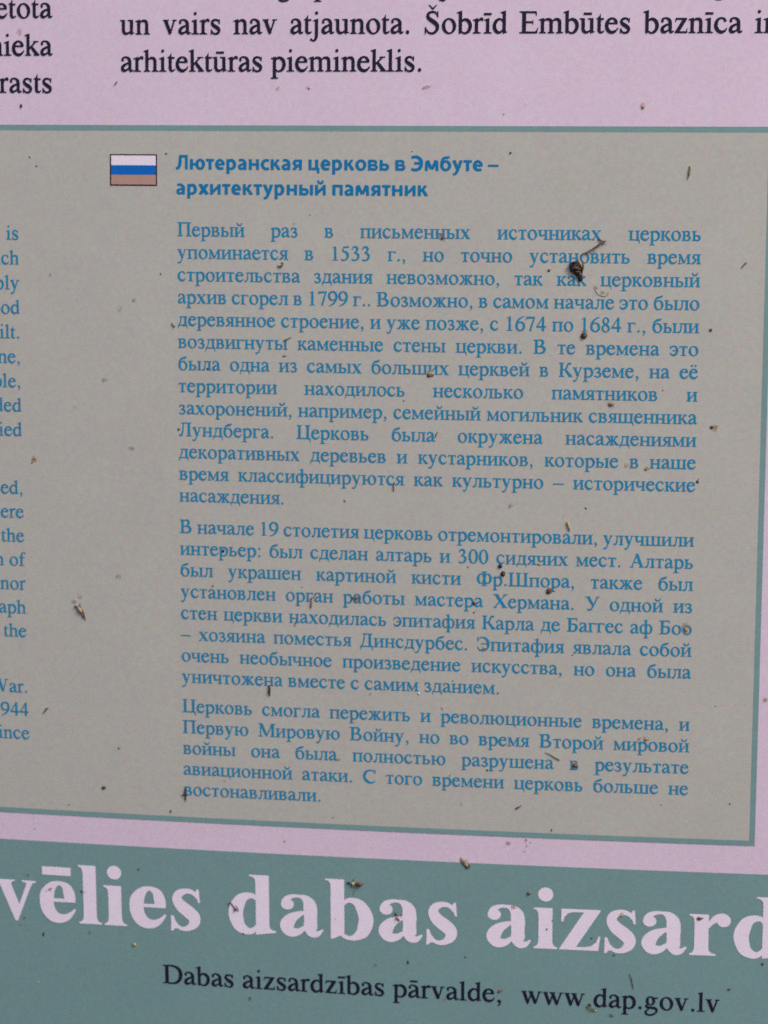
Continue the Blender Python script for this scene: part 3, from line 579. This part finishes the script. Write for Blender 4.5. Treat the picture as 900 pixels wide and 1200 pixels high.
# ----------------------------------------------------------------------------
# MATERIALS
# ----------------------------------------------------------------------------
def mat(name, col, rough=0.5, grain=0.014, chroma=0.010, scale=1500.0, mottle=0.02, bump=0.0, spec=0.15):
    m = bpy.data.materials.new(name)
    m.use_nodes = True
    t = m.node_tree
    N = t.nodes.new; L = t.links.new
    b = t.nodes['Principled BSDF']
    b.inputs['Roughness'].default_value = rough
    b.inputs['Specular IOR Level'].default_value = spec
    co = N('ShaderNodeTexCoord')
    geo = N('ShaderNodeNewGeometry')
    n1 = N('ShaderNodeTexNoise'); n1.inputs['Scale'].default_value = scale
    n1.inputs['Detail'].default_value = 2.0; n1.inputs['Roughness'].default_value = 0.7
    L(geo.outputs['Position'], n1.inputs['Vector'])
    n2 = N('ShaderNodeTexNoise'); n2.inputs['Scale'].default_value = 55.0
    n2.inputs['Detail'].default_value = 4.0
    L(geo.outputs['Position'], n2.inputs['Vector'])
    # luminance grain of the ink dots
    r1 = N('ShaderNodeMapRange'); r1.inputs[1].default_value = 0.25; r1.inputs[2].default_value = 0.75
    r1.inputs[3].default_value = 1-grain*2.4; r1.inputs[4].default_value = 1+grain*2.4
    L(n1.outputs['Fac'], r1.inputs[0])
    r2 = N('ShaderNodeMapRange'); r2.inputs[1].default_value = 0.3; r2.inputs[2].default_value = 0.7
    r2.inputs[3].default_value = 1-mottle; r2.inputs[4].default_value = 1+mottle
    L(n2.outputs['Fac'], r2.inputs[0])
    mu = N('ShaderNodeMath'); mu.operation = 'MULTIPLY'
    L(r1.outputs[0], mu.inputs[0]); L(r2.outputs[0], mu.inputs[1])
    # colour dots of the print raster
    n3 = N('ShaderNodeTexNoise'); n3.inputs['Scale'].default_value = scale*0.55
    n3.inputs['Detail'].default_value = 1.0
    L(geo.outputs['Position'], n3.inputs['Vector'])
    mx = N('ShaderNodeMix'); mx.data_type = 'RGBA'; mx.blend_type = 'OVERLAY'
    mx.inputs['Factor'].default_value = min(1.0, chroma*12)
    mx.inputs['A'].default_value = (*col, 1)
    L(n3.outputs['Color'], mx.inputs['B'])
    vm = N('ShaderNodeVectorMath'); vm.operation = 'SCALE'
    L(mx.outputs['Result'], vm.inputs[0]); L(mu.outputs[0], vm.inputs['Scale'])
    L(vm.outputs['Vector'], b.inputs['Base Color'])
    if bump:
        bp = N('ShaderNodeBump'); bp.inputs['Strength'].default_value = bump
        bp.inputs['Distance'].default_value = 0.0002
        L(n1.outputs['Fac'], bp.inputs['Height']); L(bp.outputs[0], b.inputs['Normal'])
    return m

M = {}
for nm, c in COLS.items():
    M[nm] = mat(nm, c)
def dmat(name, col, var=0.35, rough=0.7, scale=900.0, col2=None):
    """organic debris: two tones broken up by noise"""
    m = bpy.data.materials.new(name); m.use_nodes = True
    t = m.node_tree; N = t.nodes.new; L = t.links.new
    b = t.nodes['Principled BSDF']; b.inputs['Roughness'].default_value = rough
    geo = N('ShaderNodeNewGeometry')
    n = N('ShaderNodeTexNoise'); n.inputs['Scale'].default_value = scale; n.inputs['Detail'].default_value = 3
    L(geo.outputs['Position'], n.inputs['Vector'])
    r = N('ShaderNodeValToRGB')
    r.color_ramp.elements[0].position = 0.4; r.color_ramp.elements[1].position = 0.62
    r.color_ramp.elements[0].color = (*[k*(1-var) for k in col], 1)
    c2 = col2 or tuple(min(1, k*(1+var)) for k in col)
    r.color_ramp.elements[1].color = (*c2, 1)
    L(n.outputs['Fac'], r.inputs[0]); L(r.outputs[0], b.inputs['Base Color'])
    bp = N('ShaderNodeBump'); bp.inputs['Strength'].default_value = 0.6; bp.inputs['Distance'].default_value = 0.0002
    L(n.outputs['Fac'], bp.inputs['Height']); L(bp.outputs[0], b.inputs['Normal'])
    return m
D = {
 'dark':   dmat('dark_brown_debris', (0.035, 0.018, 0.012)),
 'black':  dmat('blackish_debris', (0.010, 0.007, 0.008)),
 'brown':  dmat('brown_debris', (0.12, 0.055, 0.028)),
 'red':    dmat('reddish_debris', (0.15, 0.045, 0.03)),
 'tan':    dmat('tan_debris', (0.24, 0.17, 0.10)),
 'ochre':  dmat('ochre_debris', (0.34, 0.24, 0.12)),
 'grey':   dmat('grey_debris', (0.16, 0.14, 0.12)),
 'moss':   dmat('olive_debris', (0.10, 0.10, 0.05)),
 'faint':  dmat('faint_brown_debris', (0.20, 0.165, 0.13), var=0.15),
 'faint2': dmat('faint_olive_debris', (0.085, 0.115, 0.095), var=0.15),
 'white':  dmat('pale_debris', (0.75, 0.68, 0.68), var=0.1),
 'husk':   dmat('husk_debris', (0.012, 0.008, 0.010), var=0.5, scale=1300, col2=(0.060, 0.032, 0.030), rough=0.5),
 'twig':   dmat('twig_debris', (0.13, 0.06, 0.045), scale=1500),
 'orange': dmat('orange_debris', (0.42, 0.22, 0.07)),
 'resin':  dmat('resin_debris', (0.42, 0.35, 0.24), var=0.06, rough=0.5),
}
def smat(name, col, alpha):
    """thin dried stain: patchy coverage"""
    m = bpy.data.materials.new(name); m.use_nodes = True
    t = m.node_tree; N = t.nodes.new; L = t.links.new
    b = t.nodes['Principled BSDF']; b.inputs['Roughness'].default_value = 0.6
    b.inputs['Base Color'].default_value = (*col, 1)
    at = N('ShaderNodeVertexColor'); at.layer_name = 'cover'
    geo = N('ShaderNodeNewGeometry')
    n = N('ShaderNodeTexNoise'); n.inputs['Scale'].default_value = 1100; n.inputs['Detail'].default_value = 3
    L(geo.outputs['Position'], n.inputs['Vector'])
    r = N('ShaderNodeMapRange'); r.inputs[1].default_value = 0.35; r.inputs[2].default_value = 0.65
    L(n.outputs['Fac'], r.inputs[0])
    mm = N('ShaderNodeMath'); mm.operation = 'MULTIPLY'; L(r.outputs[0], mm.inputs[0]); L(at.outputs['Color'], mm.inputs[1])
    m2 = N('ShaderNodeMath'); m2.operation = 'MULTIPLY'; L(mm.outputs[0], m2.inputs[0]); m2.inputs[1].default_value = alpha
    L(m2.outputs[0], b.inputs['Alpha'])
    return m
SM = {'tan': smat('tan_stain', (0.30, 0.20, 0.10), 0.75), 'brown': smat('brown_stain', (0.16, 0.08, 0.045), 0.8),
      'pink': smat('reddish_stain', (0.33, 0.17, 0.14), 0.6), 'grey': smat('grey_stain', (0.12, 0.11, 0.09), 0.6),
      'orange': smat('orange_stain', (0.45, 0.22, 0.10), 0.8), 'moss': smat('olive_stain', (0.11, 0.11, 0.05), 0.7)}

# ----------------------------------------------------------------------------
# THE BOARD
# ----------------------------------------------------------------------------
board = bpy.data.objects.new('information_board', None)
board.location = to_world(50, -70, 0)
board['label'] = 'bilingual printed information board with pink margins, grey text panel and green footer band'
board['category'] = 'sign'
scene.collection.objects.link(board)
bpy.context.view_layer.update()
BINV = board.matrix_world.inverted()

def part(name, verts, faces, material, parent=board, label=None):
    me = bpy.data.meshes.new(name)
    org = verts[0]
    me.from_pydata([tuple(v-org) for v in verts], [], faces)
    me.materials.append(material)
    me.update()
    o = bpy.data.objects.new(name, me)
    scene.collection.objects.link(o)
    o.parent = parent
    off = Vector((0, 0, 0)); q = parent
    while q is not None:
        off += q.location; q = q.parent
    o.location = org - off
    if label: o['label'] = label
    return o

def sheet(name, u0, v0, u1, v1, h, material, parent=board, label=None, step=6.0, thick=0.04):
    """a printed area lying on the face; thin but with real edges"""
    nu = max(1, int(abs(u1-u0)/step)); nv = max(1, int(abs(v1-v0)/step))
    vs = []; fs = []
    for j in range(nv+1):
        for i in range(nu+1):
            vs.append(to_world(u0+(u1-u0)*i/nu, v0+(v1-v0)*j/nv, h))
    def ix(i, j): return j*(nu+1)+i
    for j in range(nv):
        for i in range(nu):
            fs.append((ix(i, j), ix(i+1, j), ix(i+1, j+1), ix(i, j+1)))
    if thick:
        rim = [(i, 0) for i in range(nu)] + [(nu, j) for j in range(nv)] + [(i, nv) for i in range(nu, 0, -1)] + [(0, j) for j in range(nv, 0, -1)]
        b0 = len(vs)
        for i, j in rim:
            vs.append(to_world(u0+(u1-u0)*i/nu, v0+(v1-v0)*j/nv, h-thick))
        n = len(rim)
        for k in range(n):
            a = ix(*rim[k]); b = ix(*rim[(k+1) % n])
            fs.append((b, a, b0+k, b0+(k+1) % n))
        if thick > 1:
            fs.append(tuple(b0+k for k in reversed(range(n))))
    return part(name, vs, fs, material, parent, label)

UL, UR, VB, VT = -120.0, 215.0, -262.0, 112.0
sheet('printed_sheet', UL, VB, UR, VT, 0.0, M['pink_paper'], thick=3.0, label='pale pink printed sheet with its stiff backing')
BT = 1.42
PT, PB, PR = 27.45, -152.2, 147.1
panel = sheet('text_panel', UL+12, PB+BT, PR-BT, PT-BT, 0.06, M['grey_field'], label='warm grey panel behind the blue text')
sheet('panel_border', UL+12, PT-BT, PR, PT, 0.07, M['green_ink'], panel)
sheet('panel_border', UL+12, PB, PR, PB+BT, 0.07, M['green_ink'], panel)
sheet('panel_border', PR-BT, PB+BT, PR, PT-BT, 0.07, M['green_ink'], panel, step=6.0)
sheet('footer_band', UL, VB, UR, -159.64, 0.06, M['green_ink'], label='grey-green band along the foot of the board')

# flag beside the heading
F0, F1, G0, G1 = -17.5, -5.3, 12.4, 20.25
fl = sheet('flag', F0, G0, F1, G1, 0.10, M['outline_ink'], label='small tricolour flag in a thin dark outline')
w = 0.33; hh = (G1-G0-2*w)/3
sheet('white_stripe', F0+w, G1-w-hh, F1-w, G1-w, 0.14, M['white_ink'], fl)
sheet('blue_stripe', F0+w, G1-w-2*hh, F1-w, G1-w-hh, 0.14, M['flag_blue'], fl)
sheet('brown_stripe', F0+w, G0+w, F1-w, G1-w-2*hh, 0.14, M['faded_red'], fl)

# ----------------------------------------------------------------------------
# LETTERING ON THE BOARD
# ----------------------------------------------------------------------------
H_INK = 0.12
def lettering(name, runs, em, sx, v, font, material, label=None, h=H_INK, swell=0.0):
    """runs: list of (string, u_start); one mesh for the line"""
    vs = []; fs = []
    for s, u in runs:
        for c in s:
            adv, gv, gf = glyph_tris(font, c)
            b = len(vs)
            vs += [to_world(u + x*em*sx/1000, v + y*em/1000, h) for x, y in gv]
            fs += [[b+i for i in f] for f in gf]
            u += adv*em*sx/1000
    return part(name, vs, fs, material, board, label)
def justified(s, u0, u1, em, sx, font):
    words = s.split(' ')
    wd = [text_width(font, w)*em*sx for w in words]
    gap = (u1-u0-sum(wd))/(len(words)-1) if len(words) > 1 else 0
    runs = []; u = u0
    for w, d in zip(words, wd):
        runs.append((w, u)); u += d+gap
    return runs
def natural(s, u0, u1, em, font):
    """one run whose width is set by its two ends"""
    sx = (u1-u0)/(text_width(font, s)*em)
    return [(s, u0)], sx

P1 = ['Первый раз в письменных источниках церковь',
 'упоминается в 1533 г., но точно установить время',
 'строительства здания невозможно, так как церковный',
 'архив сгорел в 1799 г.. Возможно, в самом начале это было',
 'деревянное строение, и уже позже, с 1674 по 1684 г., были',
 'воздвигнуты каменные стены церкви. В те времена это',
 'была одна из самых больших церквей в Курземе, на её',
 'территории находилось несколько памятников и',
 'захоронений, например, семейный могильник священника',
 'Лундберга. Церковь была окружена насаждениями',
 'декоративных деревьев и кустарников, которые в наше',
 'время классифицируются как культурно – исторические',
 'насаждения.']
P2 = ['В начале 19 столетия церковь отремонтировали, улучшили',
 'интерьер: был сделан алтарь и 300 сидячих мест. Алтарь',
 'был украшен картиной кисти Фр.Шпора, также был',
 'установлен орган работы мастера Хермана. У одной из',
 'стен церкви находилась эпитафия Карла де Баггес аф Боо',
 '– хозяина поместья Динсдурбес. Эпитафия явлала собой',
 'очень необычное произведение искусства, но она была',
 'уничтожена вместе с самим зданием.']
P3 = ['Церковь смогла пережить и революционные времена, и',
 'Первую Мировую Войну, но во время Второй мировой',
 'войны она была полностью разрушена в результате',
 'авиационной атаки. С того времени церковь больше не',
 'востонавливали.']
LEAD, GAP1, GAP2 = 5.600138, 2.56032, 2.32758
EMB, SXB = 5.3, 0.982
k = 0
for para, extra in ((P1, 0), (P2, GAP1), (P3, GAP1+GAP2)):
    for i, s in enumerate(para):
        v = -LEAD*k - extra
        last = (i == len(para)-1)
        if last:
            runs = []; u = -0.2
            for wd in s.split(' '):
                runs.append((wd, u)); u += (text_width(G, wd)+0.25)*EMB*SXB
        else:
            runs = justified(s, -0.2, 130.2, EMB, SXB, G)
            g0 = (runs[1][1]-runs[0][1]-text_width(G, runs[0][0])*EMB*SXB)
            if g0 < 0.9: print('tight', s, g0)
        lettering('text_line', runs, EMB, SXB, v, G, M['blue_ink'])
        k += 1
# heading
EMH = 5.32
r, sx = natural('Лютеранская церковь в Эмбуте –', -0.5, 80.6, EMH, GS); print('head sx', sx)
lettering('heading_line', r, EMH, sx, 16.55, GS, M['heading_ink'], 'bold blue heading, first line')
r, sx = natural('архитектурный памятник', -0.5, 63.3, EMH, GS); print('head sx', sx)
lettering('heading_line', r, EMH, sx, 10.38, GS, M['heading_ink'], 'bold blue heading, second line')

# right-hand ends of the English lines
EME, SXE = 5.3, 0.985
for s, v in (('is', -1.35), ('which', -7.6), ('bly', -13.9), ('wood', -20.15), ('built.', -26.4), ('one,', -32.7), ('ple,', -38.95), ('ded', -45.2), ('ried', -51.5),
             ('ed,', -66.55), ('were', -72.8), ('the', -79.1), ('n of', -85.4), ('nor', -91.7), ('raph', -98.0), ('the', -104.3), ('War.', -119.25), ('1944', -125.5), ('Since' if False else 'since', -131.8)):
    wd = text_width(G, s)*EME*SXE
    lettering('text_line', [(s, -41.55-wd)], EME, SXE, v, G, M['blue_ink'])

# Latvian text on the pink margin
EML, SXL = 8.0, 0.967
for s, v in (('etota', 53.86), ('nieka', 44.6), ('rasts', 35.4)):
    wd = text_width(G, s)*EML*SXL
    lettering('text_line', [(s, -32.2-wd)], EML, SXL, v, G, M['black_ink'])
s = 'un vairs nav atjaunota. Šobrīd Embūtes baznīca ir'
runs = justified(s, -14.8, -14.8+164.0, EML, SXL, G)
e0 = 141.5
sc = (e0+14.8)/(runs[-1][1]+14.8)
runs = [(w_, -14.8+(u+14.8)*1.0) for w_, u in runs]
# measured starts of the words
MEAS = {'un': 141, 'vairs': 190.5, 'nav': 273.5, 'atjaunota.': 339.5, 'Šobrīd': 496.5, 'Embūtes': 608.5, 'baznīca': 754, 'ir': 884}
runs = [(w_, on_board(MEAS[w_], 41)[0]) for w_ in s.split(' ')]
lettering('text_line', runs, EML, SXL, 49.7, G, M['black_ink'])
lettering('text_line', [('arhitektūras', -14.7), ('piemineklis.', on_board(317.5, 84)[0])], EML, SXL, 40.6, G, M['black_ink'])
frag = []
for ch, x in (('g', 325), ('p', 368), ('j', 517), ('g', 835)):
    frag.append((ch, on_board(x, 2)[0]))
for ch, x in frag:
    lettering('letter', [(ch, x)], EML, SXL, 59.2, G, M['black_ink'], label='foot of a dark letter cut off by the top of the photo')

# the big white line, letter by letter
EMT, sxt = 24.1, 24.72/24.1
u = -28.19 - (0.066 + 0.500 + 0.444)*24.72
for c in 'vēlies dabas aizsard':
    adv, gv, gf = glyph_tris(GB, c)
    if c != ' ':
        part('letter', [to_world(u+x*EMT*sxt/1000, -182.0+y*EMT/1000, H_INK) for x, y in gv], gf, M['white_ink'], board, 'large bold white letter "%s"' % c)
    u += adv*EMT*sxt/1000
# the small black line below it
s = 'Dabas aizsardzības pārvalde,'
e, sxd = 7.9, 0.0
full = text_width(G, 'Dabas aizsardzības pārvalde,  www.dap.gov.lv')
sxd = (139.57+6.9)/(full*e); print('foot sx', sxd)
lettering('text_line', [(s, -7.0)], e, sxd, -197.4, G, M['black_ink'])
lettering('text_line', [('www.dap.gov.lv', on_board(610.5, 1175)[0])], e, sxd*0.986, -197.4, G, M['black_ink'])

# ----------------------------------------------------------------------------
# STAINS (dried on the print: parts of the board) AND DEBRIS (things of their own)
# ----------------------------------------------------------------------------
PX = 0.213      # millimetres per pixel of the photograph, for sizes
rnd = random.Random(7)
def stain(x, y, w_, h_, col, ang=0.0):
    cu, cv = on_board(x, y); w_ *= PX; h_ *= PX
    n, rings = 14, 3
    ph = rnd.random()*50
    vs = [to_world(cu, cv, 0.17)]; cover = [1.0]
    for j in range(1, rings+1):
        for i in range(n):
            a = 2*math.pi*i/n
            rr = j/rings*(1+0.35*noise.noise((math.cos(a)*1.3+ph, math.sin(a)*1.3, ph)))
            du, dv = math.cos(a)*rr*w_/2, math.sin(a)*rr*h_/2
            vs.append(to_world(cu+du*math.cos(ang)-dv*math.sin(ang), cv+du*math.sin(ang)+dv*math.cos(ang), 0.17))
            cover.append((1.0, 0.85, 0.0)[j-1])
    fs = [(0, 1+i, 1+(i+1) % n) for i in range(n)]
    for j in range(rings-1):
        for i in range(n):
            a, b = 1+j*n+i, 1+j*n+(i+1) % n
            fs.append((a, a+n, b+n, b))
    o = part('stain', vs, fs, SM[col])
    ca = o.data.color_attributes.new('cover', 'FLOAT_COLOR', 'POINT')
    for i, c in enumerate(cover): ca.data[i].color = (c, c, c, 1)
    return o
for a in STAINS: stain(*a)

def top(name, verts, faces, material, x, y, label, cat, group=None, parent=None, smooth=True):
    """verts in millimetres: (du, dv, height) from the board point under (x, y)"""
    cu, cv = on_board(x, y)
    base = to_world(cu, cv, 0.13)
    me = bpy.data.meshes.new(name)
    me.from_pydata([(a*MM, -h*MM - (bow(cu+a, cv+b)-bow(cu, cv))*MM, b*MM) for a, b, h in verts], [], faces)
    me.materials.append(material)
    for p in me.polygons: p.use_smooth = smooth
    o = bpy.data.objects.new(name, me)
    scene.collection.objects.link(o)
    if parent is None:
        o.location = base
        o['label'] = label; o['category'] = cat
        if group: o['group'] = group
    else:
        o.parent = parent; o.location = base - parent.location
    return o
def lump_geo(w_, h_, t_, ang, jag=0.3, sub=2, seed=None):
    bm = bmesh.new()
    bmesh.ops.create_icosphere(bm, subdivisions=sub, radius=1.0)
    s = seed if seed is not None else rnd.random()*100
    out = []
    for v in bm.verts:
        c = v.co.copy()
        c *= 1+jag*noise.noise(c*1.9+Vector((s, s*.7, 0)))+jag*.4*noise.noise(c*4.5+Vector((s, 0, s)))
        a, b, z = c.x*w_/2, c.y*h_/2, (c.z+0.62)*t_/1.62
        out.append((a*math.cos(ang)-b*math.sin(ang), a*math.sin(ang)+b*math.cos(ang), z))
    fs = [[v.index for v in f.verts] for f in bm.faces]
    bm.free()
    return out, fs
def lump(name, x, y, w_, h_, ang, col, label, cat='dirt speck', t_=None, jag=0.35, group=None, parent=None, core=None):
    """sizes in photo pixels"""
    t_ = t_ if t_ is not None else min(w_, h_)*0.24
    if max(w_, h_) < 4.5: w_ *= .88; h_ *= .88
    if col in ('brown', 'grey') and max(w_, h_) < 3 and 'tiny' in (label or ''): col = 'faint'
    if max(w_, h_) < 2.7 and col in ('dark', 'black') and 'tiny' in (label or ''):
        col = 'faint' if col == 'dark' else 'brown'; t_ *= 0.6; w_ *= .9; h_ *= .9
    vs, fs = lump_geo(w_*PX, h_*PX, t_*PX, math.radians(ang), jag, 1 if max(w_, h_) < 3.5 else 2)
    o = top(name, vs, fs, D[col], x, y, label, cat, group, parent)
    if core:
        vs, fs = lump_geo(core[1]*PX, core[1]*PX*.9, t_*PX*1.25, math.radians(ang+30), 0.3, 1)
        top('core', vs, fs, D[core[0]], x+.5, y+.2, None, None, parent=o)
    return o
def tube_geo(pts, n=6):
    """pts in millimetres: (u, v, height of the centre line, radius)"""
    c = crom([tuple(map(float, p)) for p in pts], 5)
    vs = []; fs = []
    for i, (a, b, h, r) in enumerate(c):
        p0 = Vector(c[max(i-1, 0)][:3]); p1 = Vector(c[min(i+1, len(c)-1)][:3])
        t = (p1-p0).normalized()
        s = t.cross(Vector((0, 0, 1)))
        s = s.normalized() if s.length > 1e-4 else Vector((1, 0, 0))
        q = s.cross(t)
        wob = 1+0.18*noise.noise(Vector((a*3, b*3, h)))
        for k_ in range(n):
            an = 2*math.pi*k_/n
            p = Vector((a, b, h)) + (s*math.cos(an)+q*math.sin(an))*max(r, 0.01)*wob
            vs.append(tuple(p))
    m = len(c)
    for i in range(m-1):
        for k_ in range(n):
            fs.append((i*n+k_, i*n+(k_+1) % n, (i+1)*n+(k_+1) % n, (i+1)*n+k_))
    fs.append(tuple(range(n))[::-1]); fs.append(tuple((m-1)*n+k_ for k_ in range(n)))
    return vs, fs
def fibre(name, pts, col, label, cat='plant fibre', parent=None, group=None):
    """pts in photo pixels: (x, y, diameter[, lift])"""
    x0, y0 = pts[0][0], pts[0][1]
    u0, v0 = on_board(x0, y0)
    q = []
    for p in pts:
        uu, vv = on_board(p[0], p[1]); r = p[2]*PX/2
        q.append((uu-u0, vv-v0, r+(p[3]*PX if len(p) > 3 else 0), r))
    vs, fs = tube_geo(q)
    return top(name, vs, fs, D[col], x0, y0, label, cat, group, parent)

for a in LUMPS: lump(*a[:8], **(a[8] if len(a) > 8 else {}))
for a in FIBRES: fibre(*a)

# --- the shrivelled bud with its long stalk, the largest thing stuck to the board
bx, by = 675.0, 317.0
cu, cv = on_board(bx, by)
husk = bpy.data.objects.new('dried_bud', None)
husk.location = to_world(cu, cv, 0.13)
husk['label'] = 'dark shrivelled bud with a thin bent stalk stuck above the word как'
husk['category'] = 'dried bud'
scene.collection.objects.link(husk)
# body: ridged, wide at the head and tapering to a curled tip
prof = [(674.6, 305.8, 7.0), (674.9, 307.2, 13.0), (675.4, 311.5, 14.6), (676.0, 315.5, 13.2), (677.6, 319.5, 9.6), (679.4, 323.5, 7.0), (680.2, 327.0, 4.8), (680.6, 329.6, 2.2)]
c = crom([tuple(map(float, p)) for p in prof], 4)
vs = []; fs = []; n = 14
for i, (x, y, wd) in enumerate(c):
    uu, vv = on_board(x, y)
    a0 = c[max(i-1, 0)]; a1 = c[min(i+1, len(c)-1)]
    t = Vector((a1[0]-a0[0], -(a1[1]-a0[1]))).normalized()
    s = Vector((t.y, -t.x))
    for k_ in range(n):
        an = 2*math.pi*k_/n
        f = 1+0.10*math.sin(an*3+i*0.2)+0.30*noise.noise(Vector((i*.33, math.cos(an)*1.4, math.sin(an)*1.4)))
        r = wd*PX/2*f
        vs.append((uu-cu+s.x*r*math.cos(an), vv-cv+s.y*r*math.cos(an), max(0.0, wd*PX*0.16+r*0.50*math.sin(an))))
m = len(c)
for i in range(m-1):
    for k_ in range(n): fs.append((i*n+k_, i*n+(k_+1) % n, (i+1)*n+(k_+1) % n, (i+1)*n+k_))
fs.append(tuple(range(n))[::-1]); fs.append(tuple((m-1)*n+k_ for k_ in range(n)))
def hpart(name, vs, fs, col, x=bx, y=by, smooth=False):
    return top(name, vs, fs, D[col], x, y, None, None, parent=husk, smooth=smooth)
hpart('body', vs, fs, 'husk')
o = fibre('stalk', [(681.0, 299.0, 0.7, .5), (683.5, 297.2, .9, 1), (689, 295.0, 1.5, 1.2), (698, 289.6, 1.8, 1.5), (705, 284.4, 2.0, 1.2), (710.5, 282.3, 1.4, 1)], 'twig', None, None, husk)
fibre('stalk', [(710, 282.4, 1.4, 1), (706, 282.4, 1.7, .6), (703.2, 280.6, 1.5, .2), (701.6, 279.2, 0.9, 0)], 'twig', None, None, husk)
fibre('scale', [(678.0, 302.5, 0.8, 1), (679.6, 306.5, 1.8, 3.0), (681.3, 310.0, 2.4, 3.6), (682.2, 313.6, 1.0, 3)], 'orange', None, None, husk)
fibre('scale', [(669.2, 310.4, 1.4, 1), (670.2, 308.6, 2.4, 2), (674.5, 307.4, 2.6, 3.4), (678.4, 306.8, 1.4, 3)], 'black', None, None, husk)
fibre('scale', [(682.5, 307.5, 1.0, 1), (683.4, 311.0, 2.0, 1.4), (682.8, 315.5, 2.0, 1.6), (681.8, 320.0, 1.0, 1)], 'dark', None, None, husk)
fibre('scale', [(670.6, 314.6, 0.7, 2.6), (674.0, 313.4, 1.0, 5.4), (678.5, 313.8, 0.8, 5.0)], 'tan', None, None, husk)
fibre('scale', [(673.5, 319.0, 0.7, 2.6), (676.5, 318.0, 1.0, 4.4), (680.5, 318.4, 0.7, 3.4)], 'twig', None, None, husk)

# --- insects
def insect(name, label, cat, x, y, bits, legs):
    e_ = bpy.data.objects.new(name, None)
    u_, v_ = on_board(x, y)
    e_.location = to_world(u_, v_, 0.13); e_['label'] = label; e_['category'] = cat
    scene.collection.objects.link(e_)
    for nm, px_, py_, w_, h_, ang, col, t_ in bits:
        vs, fs = lump_geo(w_*PX, h_*PX, t_*PX, math.radians(ang), 0.18, 2)
        top(nm, vs, fs, D[col], px_, py_, None, None, parent=e_)
    for pts, col in legs:
        fibre('leg', pts, col, None, None, e_)
    return e_
insect('dead_ant', 'dead brown ant at the top of the letter b in the white word dabas', 'insect', 416, 1035.5,
  [('abdomen', 421, 1035.3, 9.5, 6, 5, 'brown', 4), ('thorax', 413.6, 1035.2, 5.0, 4, 80, 'ochre', 3), ('head', 408.8, 1034, 3.6, 2.8, 0, 'dark', 2)],
  [([(413.5, 1035, .8), (413.4, 1038.5, .9), (413, 1040.2, .7)], 'ochre'), ([(413.6, 1035, .8), (414.6, 1031.5, .8), (414.3, 1029.8, .5)], 'dark'),
   ([(412.8, 1035, .7), (409.5, 1035.8, .7), (406.8, 1034.5, .5)], 'dark'), ([(414.8, 1038, .5), (415.2, 1044, .4), (415.0, 1049, .4)], 'tan')])
insect('curled_insect', 'thin curled reddish insect on the left side of the letter d in dabas', 'insect', 274, 1062,
  [('body', 276.3, 1065.4, 4.4, 3.2, 20, 'dark', 2.4), ('head', 279.3, 1066.4, 2.2, 1.8, 10, 'brown', 1.4)],
  [([(276, 1064.8, 1.4), (273.6, 1061.4, 1.2), (271.8, 1058.8, 1.0), (270, 1057.4, .9), (268.2, 1058, .9), (268.2, 1059.9, .8), (269.7, 1060.2, .7)], 'red'),
   ([(279, 1064.6, .7), (278, 1062.8, .6), (276, 1061.0, .6)], 'dark')])
insect('insect_remains', 'brown wedge-shaped insect remains near English line nor and aph in the empty left gutter', 'insect', 95, 714,
  [('body', 93.8, 714.2, 10.5, 4.8, -58, 'tan', 3), ('abdomen', 98.4, 722.2, 4.6, 2.6, -62, 'dark', 1.8), ('head', 88.9, 710.4, 3.2, 2.2, -30, 'black', 2)],
  [([(91, 711.5, .7), (94, 709, .8), (94.3, 706.5, .6)], 'tan'), ([(90, 711.8, .9), (94, 716.8, 1.2), (97.6, 722.6, .9)], 'dark'), ([(93, 708.5, .8), (96.5, 714, 1.1), (98.8, 719, .9), (100.4, 727, .6)], 'brown')])
insect('insect_remains', 'small brown winged insect remains on the second letter a of the white word dabas', 'insect', 466, 1074,
  [('body', 466.0, 1075.2, 5.5, 3.2, -60, 'tan', 2.4), ('head', 464.2, 1071.0, 3.0, 2.2, -40, 'dark', 2), ('abdomen', 467.6, 1078.0, 2.6, 1.8, -60, 'black', 1.6)],
  [([(466, 1073.5, .8), (462.6, 1069.2, .5)], 'dark'), ([(467, 1073.5, .7), (470.5, 1071.2, .6), (470, 1075, .5)], 'tan')])
